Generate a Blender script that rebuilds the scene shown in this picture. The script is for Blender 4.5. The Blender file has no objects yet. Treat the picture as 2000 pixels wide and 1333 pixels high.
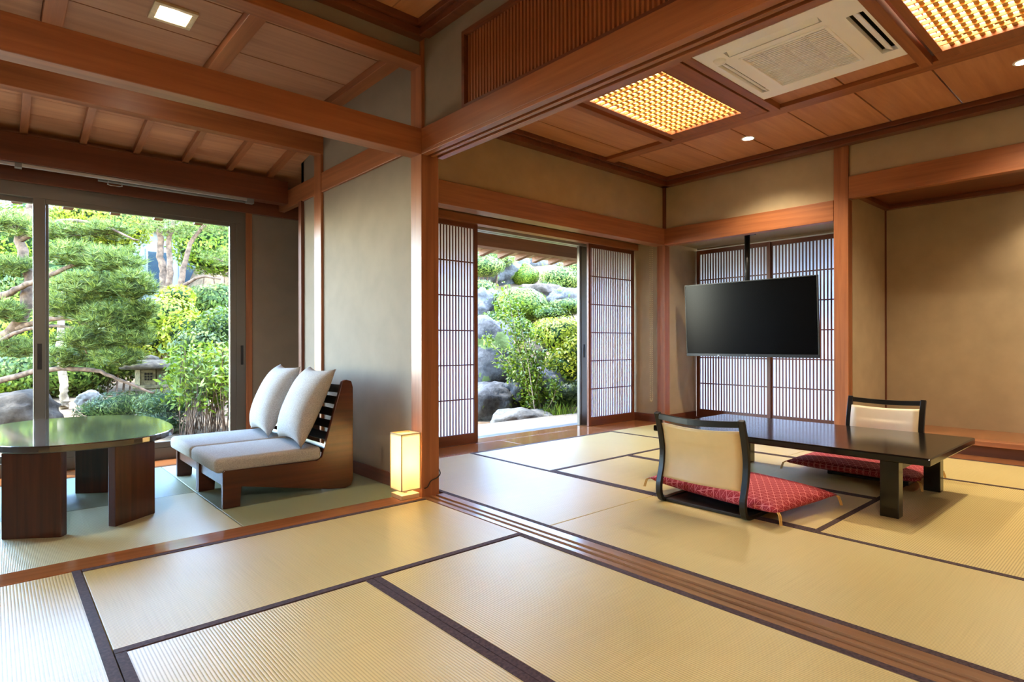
import bpy, bmesh, math, random
import numpy as np
from mathutils import Vector, Matrix, noise as mnoise

random.seed(7); rng = np.random.default_rng(7)
S = bpy.context.scene
COL = S.collection
# ------------------------------------------------------------------ camera
F_PX, YAW, CY, ROLL, CAM_H = 1147.676, 0.72363, 670.013, -0.0018, 1.0
cd = bpy.data.cameras.new('camera'); cam = bpy.data.objects.new('camera', cd); COL.objects.link(cam)
cd.sensor_fit = 'HORIZONTAL'; cd.sensor_width = 36.0; cd.lens = F_PX / 2000 * 36.0
cd.shift_y = (CY - 666.5) / 2000; cd.clip_start = 0.05; cd.clip_end = 300
cam.location = (0, 0, CAM_H)
cam.rotation_euler = (Matrix.Rotation(-YAW, 3, 'Z') @ Matrix.Rotation(math.pi / 2, 3, 'X') @ Matrix.Rotation(ROLL, 3, 'Z')).to_euler()
S.camera = cam
# ------------------------------------------------------------------ world, sun, exposure
W = bpy.data.worlds.new('world'); S.world = W; W.use_nodes = True
wn = W.node_tree.nodes; wl = W.node_tree.links; wn.clear()
sky = wn.new('ShaderNodeTexSky'); sky.sky_type = 'NISHITA'; sky.sun_disc = False
sky.sun_elevation = math.radians(58); sky.sun_rotation = math.radians(140); sky.air_density = 1.0; sky.dust_density = 0.4; sky.ozone_density = 2.5
wbg = wn.new('ShaderNodeBackground'); wbg.inputs['Strength'].default_value = 2.9
wo = wn.new('ShaderNodeOutputWorld'); wl.new(sky.outputs[0], wbg.inputs['Color']); wl.new(wbg.outputs[0], wo.inputs['Surface'])
sd = bpy.data.lights.new('sun', 'SUN'); sd.energy = 5.8; sd.angle = math.radians(0.6); sd.color = (1.0, 0.95, 0.85)
sun = bpy.data.objects.new('sun', sd); COL.objects.link(sun)
sun.rotation_euler = Vector((-0.35, 0.42, 1.0)).to_track_quat('Z', 'Y').to_euler(); sun.location = (-4, 6, 12)
S.view_settings.view_transform = 'Standard'; S.view_settings.look = 'None'
S.view_settings.gamma = 1.0; S.view_settings.use_curve_mapping = False
S.view_settings.exposure = 1.55
S.cycles.max_bounces = 10; S.cycles.diffuse_bounces = 5; S.cycles.glossy_bounces = 4
S.cycles.transmission_bounces = 6; S.cycles.transparent_max_bounces = 10
S.cycles.sample_clamp_indirect = 6.0; S.cycles.caustics_reflective = False; S.cycles.caustics_refractive = False
S.cycles.use_denoising = True
# ------------------------------------------------------------------ pixel helpers (a pixel gives only a direction)
def ray(x, y):
    u = (x - 1000) / F_PX; v = -(y - CY) / F_PX
    return np.array([math.sin(YAW) + u * math.cos(YAW), math.cos(YAW) - u * math.sin(YAW), v])
def at(x, y, D):
    return np.array([0, 0, CAM_H]) + ray(x, y) * D
# ------------------------------------------------------------------ materials
MAT = {}
def nt(name):
    m = bpy.data.materials.new(name); m.use_nodes = True; m.node_tree.nodes.clear(); MAT[name] = m
    return m, m.node_tree.nodes, m.node_tree.links
def lin(c):
    return tuple((v / 255 / 12.92 if v / 255 <= 0.04045 else ((v / 255 + 0.055) / 1.055) ** 2.4) for v in c) + (1,)
def out(n, l, sh):
    o = n.new('ShaderNodeOutputMaterial'); l.new(sh, o.inputs['Surface'])
def principled(n, rough=0.5, spec=0.5, **kw):
    p = n.new('ShaderNodeBsdfPrincipled'); p.inputs['Roughness'].default_value = rough
    p.inputs['Specular IOR Level'].default_value = spec
    for k, v in kw.items(): p.inputs[k].default_value = v
    return p
def ramp(n, l, fac, stops):
    r = n.new('ShaderNodeValToRGB'); l.new(fac, r.inputs['Fac'])
    el = r.color_ramp.elements
    while len(el) < len(stops): el.new(0.5)
    for e, (p, c) in zip(el, stops): e.position = p; e.color = c
    return r.outputs['Color']
def objcoord(n, l, scale=(1, 1, 1)):
    tc = n.new('ShaderNodeTexCoord'); mp = n.new('ShaderNodeMapping'); mp.inputs['Scale'].default_value = scale
    l.new(tc.outputs['Object'], mp.inputs['Vector']); return mp.outputs['Vector']
def noise_tex(n, l, vec, scale, detail=4, rough=0.55, dist=0.0):
    t = n.new('ShaderNodeTexNoise'); t.inputs['Scale'].default_value = scale; t.inputs['Detail'].default_value = detail
    t.inputs['Roughness'].default_value = rough; t.inputs['Distortion'].default_value = dist
    l.new(vec, t.inputs['Vector']); return t.outputs['Fac']
def bump(n, l, h, strength, dist, p):
    b = n.new('ShaderNodeBump'); b.inputs['Strength'].default_value = strength; b.inputs['Distance'].default_value = dist
    l.new(h, b.inputs['Height']); l.new(b.outputs['Normal'], p.inputs['Normal'])
def mathn(n, l, op, a, b=None, clamp=False):
    m = n.new('ShaderNodeMath'); m.operation = op; m.use_clamp = clamp
    for i, v in enumerate((a, b)):
        if v is None: continue
        if isinstance(v, (int, float)): m.inputs[i].default_value = v
        else: l.new(v, m.inputs[i])
    return m.outputs[0]
def wood(name, dark, light, axis, rough=0.38, fine=26.0, bumpy=0.08, spec=0.45):
    m, n, l = nt(name)
    st = {'X': (1.1, fine, fine), 'Y': (fine, 1.1, fine), 'Z': (fine, fine, 1.1)}[axis]
    v = objcoord(n, l, st)
    a = noise_tex(n, l, v, 1.0, 6, 0.6, 0.4)
    st2 = {'X': (0.5, 5, 5), 'Y': (5, 0.5, 5), 'Z': (5, 5, 0.5)}[axis]
    b = noise_tex(n, l, objcoord(n, l, st2), 1.0, 3, 0.5, 0.3)
    mix = mathn(n, l, 'ADD', mathn(n, l, 'MULTIPLY', a, 0.6), mathn(n, l, 'MULTIPLY', b, 0.4))
    c = ramp(n, l, mix, [(0.3, lin(dark)), (0.7, lin(light))])
    p = principled(n, rough, spec); l.new(c, p.inputs['Base Color']); bump(n, l, a, bumpy, 0.003, p); out(n, l, p.outputs[0])
    return m
def plain(name, col, rough=0.5, spec=0.5, metallic=0.0, nscale=0, namt=0.06, bmp=0.0):
    m, n, l = nt(name); p = principled(n, rough, spec, Metallic=metallic)
    if nscale:
        f = noise_tex(n, l, objcoord(n, l), nscale, 5)
        c0 = tuple(max(0, v * (1 - namt)) for v in col); c1 = tuple(min(255, v * (1 + namt)) for v in col)
        l.new(ramp(n, l, f, [(0.3, lin(c0)), (0.7, lin(c1))]), p.inputs['Base Color'])
        if bmp: bump(n, l, f, bmp, 0.003, p)
    else: p.inputs['Base Color'].default_value = lin(col)
    out(n, l, p.outputs[0]); return m
def emis(name, col, strength):
    m, n, l = nt(name); e = n.new('ShaderNodeEmission'); e.inputs['Color'].default_value = tuple(col) + (1,); e.inputs['Strength'].default_value = strength
    out(n, l, e.outputs[0]); return m
for ax in 'XYZ':
    wood('cedar_' + ax, (120, 68, 40), (174, 108, 66), ax)
    wood('dark_cedar_' + ax, (84, 44, 28), (126, 70, 44), ax)
wood('ceil_board_X', (166, 108, 74), (206, 146, 104), 'X', 0.5, 18)
wood('ceil_board_Y', (166, 108, 74), (206, 146, 104), 'Y', 0.5, 18)
wood('ceil_board_S', (146, 100, 74), (184, 136, 104), 'X', 0.5, 18)
wood('floor_wood_X', (128, 76, 42), (166, 106, 62), 'X', 0.12, 22, 0.03, 0.5)
wood('track_wood_Y', (120, 84, 56), (160, 118, 82), 'Y', 0.22, 24, 0.03)
wood('walnut_X', (46, 20, 12), (92, 46, 28), 'X', 0.3, 30, 0.15)
wood('walnut_Z', (40, 22, 16), (92, 48, 30), 'Z', 0.3, 30, 0.15)
wood('table_top_wood', (40, 34, 32), (66, 56, 50), 'Y', 0.16, 16, 0.12)
for nd in MAT['table_top_wood'].node_tree.nodes:
    if nd.type == 'BSDF_PRINCIPLED': nd.inputs['Coat Weight'].default_value = 1.0; nd.inputs['Coat Roughness'].default_value = 0.06; nd.inputs['Coat IOR'].default_value = 1.9
wood('pale_wood_X', (196, 160, 110), (220, 188, 140), 'X', 0.45, 20, 0.03)
wood('lattice_wood', (188, 138, 66), (212, 164, 92), 'X', 0.5, 20, 0.03)
wood('outer_wood_X', (110, 74, 52), (146, 100, 72), 'X', 0.6, 24)
wood('outer_wood_Y', (120, 84, 60), (156, 112, 84), 'Y', 0.6, 24)
plain('plaster', (136, 123, 108), 0.85, 0.2, nscale=5, namt=0.03, bmp=0.02)
plain('plaster_warm', (170, 150, 120), 0.85, 0.2, nscale=5, namt=0.03, bmp=0.02)
plain('soffit_pale', (205, 190, 160), 0.7, 0.3, nscale=20)
plain('aluminium', (110, 106, 98), 0.35, 0.5, 0.6)
plain('aluminium_pale', (178, 178, 176), 0.3, 0.5, 0.5)
plain('black_lacquer', (18, 15, 13), 0.14, 0.5, nscale=12, namt=0.2)
plain('black_wood', (22, 20, 16), 0.32, 0.5)
plain('black_plastic', (16, 16, 17), 0.35, 0.5)
plain('screen', (5, 5, 6), 0.22, 0.1)
plain('bezel', (70, 68, 64), 0.35, 0.5, 0.4)
plain('white_plastic', (250, 250, 252), 0.4, 0.5)
plain('grey_plastic', (120, 120, 118), 0.5, 0.5)
plain('beige_plastic', (196, 172, 128), 0.5, 0.4)
plain('void_shade', (20, 18, 16), 0.8, 0.1)  # shade inside slots and openings put into a dark colour
plain('cream_leather', (228, 210, 176), 0.4, 0.4, nscale=8, namt=0.02)
plain('cream_leather_shaded', (208, 176, 122), 0.45, 0.35, nscale=8, namt=0.02)  # cream leather with warm shade put into its tan colour
plain('tatami_border', (70, 52, 50), 0.75, 0.2, nscale=90, namt=0.25, bmp=0.2)
plain('linen', (164, 160, 156), 0.9, 0.1, nscale=220, namt=0.14, bmp=0.3)
plain('tassel', (206, 160, 80), 0.8)
plain('chain', (200, 180, 130), 0.4, 0.5, 0.3)
plain('cord', (40, 28, 20), 0.5)
plain('deck_wood', (100, 88, 68), 0.6, 0.4, nscale=12, namt=0.08)
plain('house_wall', (120, 126, 130), 0.8)
plain('house_glass', (40, 52, 60), 0.1, 0.6)
plain('roof_tile', (70, 66, 62), 0.6)
plain('bark', (84, 66, 52), 0.9, 0.1, nscale=14, namt=0.35, bmp=0.8)
plain('bark_pale', (128, 112, 90), 0.9, 0.1, nscale=14, namt=0.25, bmp=0.6)
plain('lantern_stone', (84, 77, 56), 0.9, 0.1, nscale=25, namt=0.25, bmp=0.5)
plain('lantern_roof', (58, 53, 44), 0.95, 0.1, nscale=18, namt=0.35, bmp=0.8)
emis('grid_glow', (1.0, 0.86, 0.60), 11.0)
emis('bulb_glow', (1.0, 0.86, 0.62), 30.0)
# checker fabric: six families of lines, a hemp-leaf lattice
def red_fabric():
    m, n, l = nt('red_fabric'); tc = n.new('ShaderNodeTexCoord'); sx = n.new('ShaderNodeSeparateXYZ'); l.new(tc.outputs['Object'], sx.inputs[0])
    best = None
    for i in range(6):
        a = math.radians(30 * i); h = 0.036 if i % 2 == 0 else 0.0208
        d = mathn(n, l, 'ADD', mathn(n, l, 'MULTIPLY', sx.outputs[0], math.cos(a) / h), mathn(n, l, 'MULTIPLY', sx.outputs[1], math.sin(a) / h))
        d = mathn(n, l, 'FRACT', d); d = mathn(n, l, 'ABSOLUTE', mathn(n, l, 'SUBTRACT', d, 0.5))
        d = mathn(n, l, 'MULTIPLY', d, h if i % 2 == 0 else h * 1.6)
        best = d if best is None else mathn(n, l, 'MAXIMUM', best, d)
    f = mathn(n, l, 'GREATER_THAN', best, 0.0162)
    c = ramp(n, l, f, [(0.0, lin((150, 26, 38))), (1.0, lin((214, 120, 120)))])
    p = principled(n, 0.7, 0.2); l.new(c, p.inputs['Base Color']); out(n, l, p.outputs[0])
red_fabric()
def tatami(name, axis, dark, light, pitch=0.021, spec=0.5, rough=0.35):
    m, n, l = nt(name); tc = n.new('ShaderNodeTexCoord'); sx = n.new('ShaderNodeSeparateXYZ'); l.new(tc.outputs['Object'], sx.inputs[0])
    k = 1 if axis == 'X' else 0
    s = mathn(n, l, 'SINE', mathn(n, l, 'MULTIPLY', sx.outputs[k], 2 * math.pi / pitch))
    h = mathn(n, l, 'POWER', mathn(n, l, 'ABSOLUTE', s), 0.6)
    v = objcoord(n, l, (3, 260, 1) if axis == 'Y' else (260, 3, 1)); f = noise_tex(n, l, v, 1.0, 3)
    g = noise_tex(n, l, objcoord(n, l), 1.3, 3)
    t = mathn(n, l, 'ADD', mathn(n, l, 'MULTIPLY', h, 0.5), mathn(n, l, 'ADD', mathn(n, l, 'MULTIPLY', f, 0.28), mathn(n, l, 'MULTIPLY', g, 0.22)))
    c = ramp(n, l, t, [(0.25, lin(dark)), (0.75, lin(light))])
    p = principled(n, rough, spec); l.new(c, p.inputs['Base Color']); bump(n, l, h, 0.22, 0.004, p); out(n, l, p.outputs[0])
for ax in 'XY':
    tatami('tatami_' + ax, ax, (160, 134, 74), (214, 192, 128))
    tatami('ryukyu_light_' + ax, ax, (170, 168, 128), (206, 204, 166), 0.012)
    tatami('ryukyu_dark_' + ax, ax, (116, 124, 96), (150, 156, 124), 0.012)
def paper(name, col, fac):
    m, n, l = nt(name); d = n.new('ShaderNodeBsdfDiffuse'); d.inputs['Color'].default_value = lin(col)
    t = n.new('ShaderNodeBsdfTranslucent'); t.inputs['Color'].default_value = lin(col)
    x = n.new('ShaderNodeMixShader'); x.inputs[0].default_value = fac; l.new(d.outputs[0], x.inputs[1]); l.new(t.outputs[0], x.inputs[2]); out(n, l, x.outputs[0])
paper('shoji_paper', (250, 250, 252), 0.72)
paper('shade_paper', (252, 243, 216), 0.6)
def glass():
    m, n, l = nt('pane_glass'); t = n.new('ShaderNodeBsdfTransparent'); t.inputs['Color'].default_value = (0.94, 0.96, 0.95, 1)
    g = n.new('ShaderNodeBsdfGlossy'); g.inputs['Roughness'].default_value = 0.02
    lw = n.new('ShaderNodeLayerWeight'); lw.inputs['Blend'].default_value = 0.5
    fr = mathn(n, l, 'ADD', mathn(n, l, 'MULTIPLY', mathn(n, l, 'POWER', lw.outputs['Facing'], 5.0), 0.9), 0.02)
    x = n.new('ShaderNodeMixShader'); l.new(fr, x.inputs[0]); l.new(t.outputs[0], x.inputs[1]); l.new(g.outputs[0], x.inputs[2]); out(n, l, x.outputs[0])
glass()
def leafmat(name, c0, c1, c2, trans=0.35):
    m, n, l = nt(name); g = n.new('ShaderNodeNewGeometry')
    c = ramp(n, l, g.outputs['Random Per Island'], [(0.0, lin(c0)), (0.55, lin(c1)), (1.0, lin(c2))])
    p = principled(n, 0.5, 0.3); l.new(c, p.inputs['Base Color'])
    t = n.new('ShaderNodeBsdfTranslucent'); l.new(c, t.inputs['Color'])
    x = n.new('ShaderNodeMixShader'); x.inputs[0].default_value = trans; l.new(p.outputs[0], x.inputs[1]); l.new(t.outputs[0], x.inputs[2]); out(n, l, x.outputs[0])
leafmat('leaf_yellow', (78, 92, 12), (128, 136, 24), (170, 166, 48), 0.45)
leafmat('leaf_green', (38, 58, 14), (72, 92, 24), (112, 122, 44), 0.4)
leafmat('leaf_dark', (22, 34, 12), (42, 58, 20), (70, 82, 32), 0.3)
leafmat('leaf_clipped', (52, 74, 10), (92, 112, 20), (136, 146, 42), 0.35)
leafmat('needle', (36, 54, 18), (84, 100, 34), (146, 152, 66), 0.3)
leafmat('needle_dark', (28, 44, 16), (56, 74, 28), (96, 108, 46), 0.25)
leafmat('leaf_red', (86, 57, 34), (112, 80, 52), (118, 101, 69), 0.4)
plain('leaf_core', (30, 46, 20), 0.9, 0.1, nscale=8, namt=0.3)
def rockmat(name, a, b, moss=0.5):
    m, n, l = nt(name); v = objcoord(n, l)
    f = noise_tex(n, l, v, 3.5, 8, 0.65); f2 = noise_tex(n, l, v, 14, 6, 0.6)
    c = ramp(n, l, mathn(n, l, 'ADD', mathn(n, l, 'MULTIPLY', f, 0.6), mathn(n, l, 'MULTIPLY', f2, 0.4)), [(0.32, lin(a)), (0.68, lin(b))])
    f3 = noise_tex(n, l, v, 2.2, 5); mk = mathn(n, l, 'GREATER_THAN', f3, 1 - moss * 0.9)
    mx = n.new('ShaderNodeMix'); mx.data_type = 'RGBA'; l.new(mk, mx.inputs[0]); l.new(c, mx.inputs[6]); mx.inputs[7].default_value = lin((92, 104, 56))
    p = principled(n, 0.9, 0.15); l.new(mx.outputs[2], p.inputs['Base Color']); bump(n, l, f2, 0.6, 0.03, p); out(n, l, p.outputs[0])
rockmat('rock_grey', (40, 40, 38), (92, 90, 86), 0.46)
rockmat('rock_pale', (70, 68, 62), (112, 108, 100), 0.3)
rockmat('rock_brown', (42, 35, 28), (80, 69, 56), 0.3)
plain('gravel', (120, 120, 116), 0.9, 0.1, nscale=40, namt=0.2, bmp=0.4)
plain('soil', (96, 78, 58), 0.95, 0.1, nscale=6, namt=0.3, bmp=0.6)

# ------------------------------------------------------------------ mesh helpers
ORG = {}
def box(x0, x1, y0, y1, z0, z1):
    v = np.array([[x, y, z] for x in (x0, x1) for y in (y0, y1) for z in (z0, z1)], float)
    f = [(0, 1, 3, 2), (4, 6, 7, 5), (0, 4, 5, 1), (2, 3, 7, 6), (0, 2, 6, 4), (1, 5, 7, 3)]
    return v, f
def join(parts):
    V, Fc, k = [], [], 0
    for v, f in parts:
        V.append(np.asarray(v, float)); Fc += [tuple(i + k for i in q) for q in f]; k += len(v)
    return np.concatenate(V), Fc
def obox(c, h, R):
    v, f = box(-h[0], h[0], -h[1], h[1], -h[2], h[2])
    return v @ np.asarray(R).T + np.asarray(c), f
def tube(path, rad, n=8, cap=True):
    P = [np.asarray(p, float) for p in path]
    if not hasattr(rad, '__len__'): rad = [rad] * len(P)
    V, Fc = [], []
    t0 = P[1] - P[0]; up = np.array([0, 0, 1.0]) if abs(t0[2]) < 0.9 * np.linalg.norm(t0) else np.array([1.0, 0, 0])
    for i, p in enumerate(P):
        t = P[min(i + 1, len(P) - 1)] - P[max(i - 1, 0)]; t = t / (np.linalg.norm(t) + 1e-9)
        a = np.cross(t, up); a /= np.linalg.norm(a) + 1e-9; b = np.cross(t, a)
        for k in range(n):
            th = 2 * math.pi * k / n; V.append(p + rad[i] * (math.cos(th) * a + math.sin(th) * b))
    for i in range(len(P) - 1):
        for k in range(n):
            k2 = (k + 1) % n; Fc.append((i * n + k, i * n + k2, (i + 1) * n + k2, (i + 1) * n + k))
    if cap: Fc.append(tuple(range(n - 1, -1, -1))); Fc.append(tuple((len(P) - 1) * n + k for k in range(n)))
    return np.array(V), Fc
def lathe(prof, c, n=24):
    V, Fc = [], []
    for r, z in prof:
        for k in range(n):
            th = 2 * math.pi * k / n; V.append((c[0] + r * math.cos(th), c[1] + r * math.sin(th), c[2] + z))
    for i in range(len(prof) - 1):
        for k in range(n):
            k2 = (k + 1) % n; Fc.append((i * n + k, i * n + k2, (i + 1) * n + k2, (i + 1) * n + k))
    Fc.append(tuple(range(n - 1, -1, -1))); Fc.append(tuple((len(prof) - 1) * n + k for k in range(n)))
    return np.array(V), Fc
def extrude_poly(pts2, axis, a0, a1):
    """pts2: polygon in the plane across axis ('X': (y,z), 'Y': (x,z), 'Z': (x,y)), extruded a0..a1"""
    n = len(pts2); V = []
    for a in (a0, a1):
        for p, q in pts2:
            V.append({'X': (a, p, q), 'Y': (p, a, q), 'Z': (p, q, a)}[axis])
    Fc = [tuple(range(n)), tuple(range(2 * n - 1, n - 1, -1))] + [(i, n + i, n + (i + 1) % n, (i + 1) % n) for i in range(n)]
    return np.array(V, float), Fc
def pillow(o, U, Vv, N, nu=18, pinch=0.06, flat=0.0, p=2.6, pw=0.5):
    """soft cushion: centre o, half axes U, Vv, half thickness N"""
    o, U, Vv, N = map(lambda a: np.asarray(a, float), (o, U, Vv, N))
    g = np.linspace(-1, 1, nu + 1); V = []; idx = {}
    for s in (1, -1):
        for i, a in enumerate(g):
            for j, b in enumerate(g):
                edge = i in (0, nu) or j in (0, nu)
                if s == -1 and edge: idx[s, i, j] = idx[1, i, j]; continue
                t = max(0.0, (1 - abs(a) ** p) * (1 - abs(b) ** p)) ** pw
                k = 1 - pinch * (1 - abs(b) ** 2) * abs(a) ** 3; k2 = 1 - pinch * (1 - abs(a) ** 2) * abs(b) ** 3
                sag = t * (1 if s > 0 else (1 - flat))
                idx[s, i, j] = len(V); V.append(o + U * a * k + Vv * b * k2 + N * s * sag)
    Fc = []
    for s in (1, -1):
        for i in range(nu):
            for j in range(nu):
                q = (idx[s, i, j], idx[s, i + 1, j], idx[s, i + 1, j + 1], idx[s, i, j + 1]); Fc.append(q if s > 0 else q[::-1])
    return np.array(V), Fc
def mk(name, vf, mat, parent=None, bevel=0.0, smooth=False, org=None, segs=2, norm=True):
    v, f = vf; v = np.asarray(v, float)
    if org is None:
        org = ORG[parent.name] if parent is not None else np.array([(v[:, 0].min() + v[:, 0].max()) / 2, (v[:, 1].min() + v[:, 1].max()) / 2, v[:, 2].min()])
    me = bpy.data.meshes.new(name); me.from_pydata((v - org).tolist(), [], [tuple(q) for q in f]); me.update()
    if norm:
        b = bmesh.new(); b.from_mesh(me); bmesh.ops.recalc_face_normals(b, faces=b.faces); b.to_mesh(me); b.free()
    if mat: me.materials.append(MAT[mat])
    o = bpy.data.objects.new(name, me); COL.objects.link(o); ORG[o.name] = np.asarray(org, float)
    if parent is None: o.location = org
    else: o.parent = parent; o.location = np.asarray(org, float) - ORG[parent.name]
    if smooth: me.polygons.foreach_set('use_smooth', [True] * len(me.polygons))
    if bevel:
        md = o.modifiers.new('bevel', 'BEVEL'); md.width = bevel; md.segments = segs; md.limit_method = 'ANGLE'; md.angle_limit = math.radians(40)
    return o
def group_of(name, loc, label, cat, group=None):
    o = bpy.data.objects.new(name, None); COL.objects.link(o); o.location = loc; o.empty_display_size = 0.1
    ORG[o.name] = np.array(loc, float); tag(o, label, cat, group); return o
def tag(o, label=None, cat=None, group=None, kind=None):
    for k, v in (('label', label), ('category', cat), ('group', group), ('kind', kind)):
        if v: o[k] = v
    return o
def struct(name, vf, mat, bevel=0.0, label=None, parent=None):
    o = mk(name, vf, mat, parent, bevel)
    if parent is None: o['kind'] = 'structure'
    if label: o['label'] = label
    return o
def struct_root(name, loc=(0, 0, 0), label=None):
    o = bpy.data.objects.new(name, None); COL.objects.link(o); o.location = loc; ORG[o.name] = np.array(loc, float); o['kind'] = 'structure'
    if label: o['label'] = label
    return o
def shared(name, vf, mat):
    v, f = vf; me = bpy.data.meshes.new(name); me.from_pydata(np.asarray(v).tolist(), [], [tuple(q) for q in f]); me.update()
    b = bmesh.new(); b.from_mesh(me); bmesh.ops.recalc_face_normals(b, faces=b.faces); b.to_mesh(me); b.free()
    me.materials.append(MAT[mat]); return me
def piece(name, me, loc, parent, rot=None):
    o = bpy.data.objects.new(name, me); COL.objects.link(o); o.parent = parent; o.location = np.asarray(loc, float) - ORG[parent.name]
    if rot: o.rotation_euler = rot
    ORG[o.name] = np.asarray(loc, float); return o
B = box

# ================================================================== STRUCTURE
# ---- floor with its mats and boards
floor = struct('floor', B(-2.1, 7.5, -2.1, 5.90, -0.14, -0.05), 'dark_cedar_X', label='tatami floor of the open Japanese rooms')
def mat_(x0, x1, y0, y1, long):
    g = 0.002
    m = mk('tatami_mat', B(x0 + g, x1 - g, y0 + g, y1 - g, -0.05, 0.0), 'tatami_' + long, floor, bevel=0.004)
    w = 0.034
    if long == 'X': rs = [(x0 + g, x1 - g, y0 + g, y0 + w), (x0 + g, x1 - g, y1 - w, y1 - g)]
    else: rs = [(x0 + g, x0 + w, y0 + g, y1 - g), (x1 - w, x1 - g, y0 + g, y1 - g)]
    for r in rs: mk('border', B(*r, -0.01, 0.0022), 'tatami_border', m)
# room in front
mat_(0.29, 2.075, 2.26, 3.205, 'X'); mat_(-0.66, 0.29, 1.30, 3.205, 'Y'); mat_(0.29, 1.205, 0.35, 2.26, 'Y'); mat_(1.205, 2.075, 0.35, 2.26, 'Y')
mat_(-0.66, 0.29, -0.6, 1.30, 'Y'); mat_(0.29, 2.075, -0.6, 0.35, 'X'); mat_(-2.05, -0.66, 1.30, 3.205, 'Y'); mat_(-2.05, -0.66, -0.6, 1.30, 'Y'); mat_(-2.05, 2.075, -2.05, -0.6, 'X')
# room with the low table
mat_(2.245, 3.262, 2.27, 4.24, 'Y'); mat_(2.245, 3.262, 0.02, 2.27, 'Y'); mat_(3.262, 5.2, 3.215, 4.24, 'X'); mat_(3.262, 4.22, 1.28, 3.215, 'Y')
mat_(4.22, 5.2, 1.28, 3.215, 'Y'); mat_(3.262, 5.2, 0.3, 1.28, 'X'); mat_(5.2, 6.2, 2.27, 4.24, 'Y'); mat_(5.2, 6.2, 0.3, 2.27, 'Y')
mat_(3.262, 6.2, -0.7, 0.3, 'X'); mat_(2.245, 3.262, -2.05, 0.02, 'Y'); mat_(3.262, 6.2, -2.05, -0.7, 'X')
# half mats of the sunroom, plain edged
k = 0
for i, (x0, x1) in enumerate(((-2.05, -0.99), (-0.99, 0.02), (0.02, 1.02), (1.02, 2.085))):
    for j, (y0, y1) in enumerate(((3.367, 4.372), (4.372, 5.44))):
        lightm = (i + j) % 2 == 0
        mk('half_mat', B(x0 + .002, x1 - .002, y0 + .002, y1 - .002, -0.05, 0.0), ('ryukyu_light_' if lightm else 'ryukyu_dark_') + ('Y' if lightm else 'X'), floor, bevel=0.004)
for x0, x1 in ((-2.05, -0.4), (-0.4, 1.3), (1.3, 2.5)):
    mk('floorboard', B(x0 + .001, x1 - .001, 5.442, 5.82, -0.05, 0.0), 'floor_wood_X', floor, bevel=0.002)
for x0, x1 in ((2.22, 3.9), (3.9, 5.3), (5.3, 6.25)):
    mk('floorboard', B(x0 + .001, x1 - .001, 4.242, 4.60, -0.05, 0.0), 'floor_wood_X', floor, bevel=0.002)
mk('door_sill', join([B(2.22, 6.3, 4.60, 4.73, -0.05, 0.0), B(2.22, 6.3, 4.73, 4.86, -0.05, -0.004)]), 'floor_wood_X', floor, bevel=0.002)
struct('trim_1', B(-2.05, 2.076, 3.207, 3.365, -0.05, 0.003), 'floor_wood_X', 0.003, 'wooden threshold between tatami room and sunroom')
struct('trim_2', join([B(2.077, 2.243, -2.05, 3.23, -0.05, -0.008), B(2.077, 2.108, -2.05, 3.23, -0.008, 0.003), B(2.135, 2.158, -2.05, 3.23, -0.008, 0.003), B(2.185, 2.243, -2.05, 3.23, -0.008, 0.003)]), 'track_wood_Y', 0.001, 'grooved wooden sliding-door track across the floor')
# ---- walls
wl_ = {}
struct('wall_back', B(-2.1, 7.5, -2.2, -2.05, -0.05, 3.1), 'plaster')
struct('wall_left', B(-2.2, -2.05, -2.2, 5.9, -0.05, 3.1), 'plaster')
struct('wall_sunroom', join([B(2.10, 2.20, 3.35, 5.26, -0.05, 2.98), B(2.45, 2.55, 5.2, 5.9, -0.05, 2.98), B(2.10, 2.55, 5.20, 5.26, -0.05, 2.98)]), 'plaster', label='grey-beige plaster wall beside the sunroom armchairs')
struct('wall_window', join([B(1.836, 2.5, 5.82, 5.92, -0.05, 2.24), B(-2.1, 2.55, 5.82, 5.92, 2.24, 3.0), B(-2.1, -1.9, 5.82, 5.92, -0.05, 2.24)]), 'plaster', label='plaster wall around the sunroom window')
struct('baseboard_sunroom', B(2.085, 2.10, 3.36, 4.787, 0.0, 0.09), 'dark_cedar_Y')
# room with the low table: front wall above the doors, end walls, bay, tokonoma
struct('wall_front', join([B(2.2, 6.25, 4.20, 4.28, 2.38, 3.05), B(2.2, 6.3, 4.66, 4.78, 2.26, 3.05), B(2.2, 6.3, 4.28, 4.66, 2.30, 2.36)]), 'plaster_warm')
struct('wall_engawa', B(6.24, 6.34, 4.28, 4.78, -0.05, 2.30), 'plaster_warm')
struct('wall_bay', join([B(6.28, 7.05, 4.20, 4.30, -0.05, 2.30), B(6.98, 7.08, 2.21, 4.25, 2.22, 3.05), B(6.28, 7.0, 2.21, 4.25, 2.24, 2.30)]), 'plaster_warm')
struct('wall_right', join([B(6.22, 6.30, 2.10, 4.22, 2.385, 3.05), B(6.22, 6.30, -2.05, 2.12, 2.58, 3.05), B(6.22, 6.3, -2.05, -0.9, -0.05, 2.6)]), 'plaster_warm')
struct('wall_alcove', join([B(6.30, 7.3, 2.10, 2.20, -0.05, 2.62), B(7.27, 7.37, -1.0, 2.2, -0.05, 2.62), B(6.25, 7.37, -1.1, -1.0, -0.05, 2.62)]), 'plaster_warm', label='tan plaster walls of the tokonoma alcove')
struct('wall_transom', join([B(2.10, 2.22, 2.815, 3.24, 2.385, 3.05), B(2.10, 2.22, -2.05, 2.815, 2.85, 3.05), B(2.10, 2.22, -2.05, 0.6, 2.385, 2.85)]), 'plaster')
struct('wall_header', B(-2.05, 2.08, 3.25, 3.34, 2.855, 3.05), 'plaster')
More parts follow.
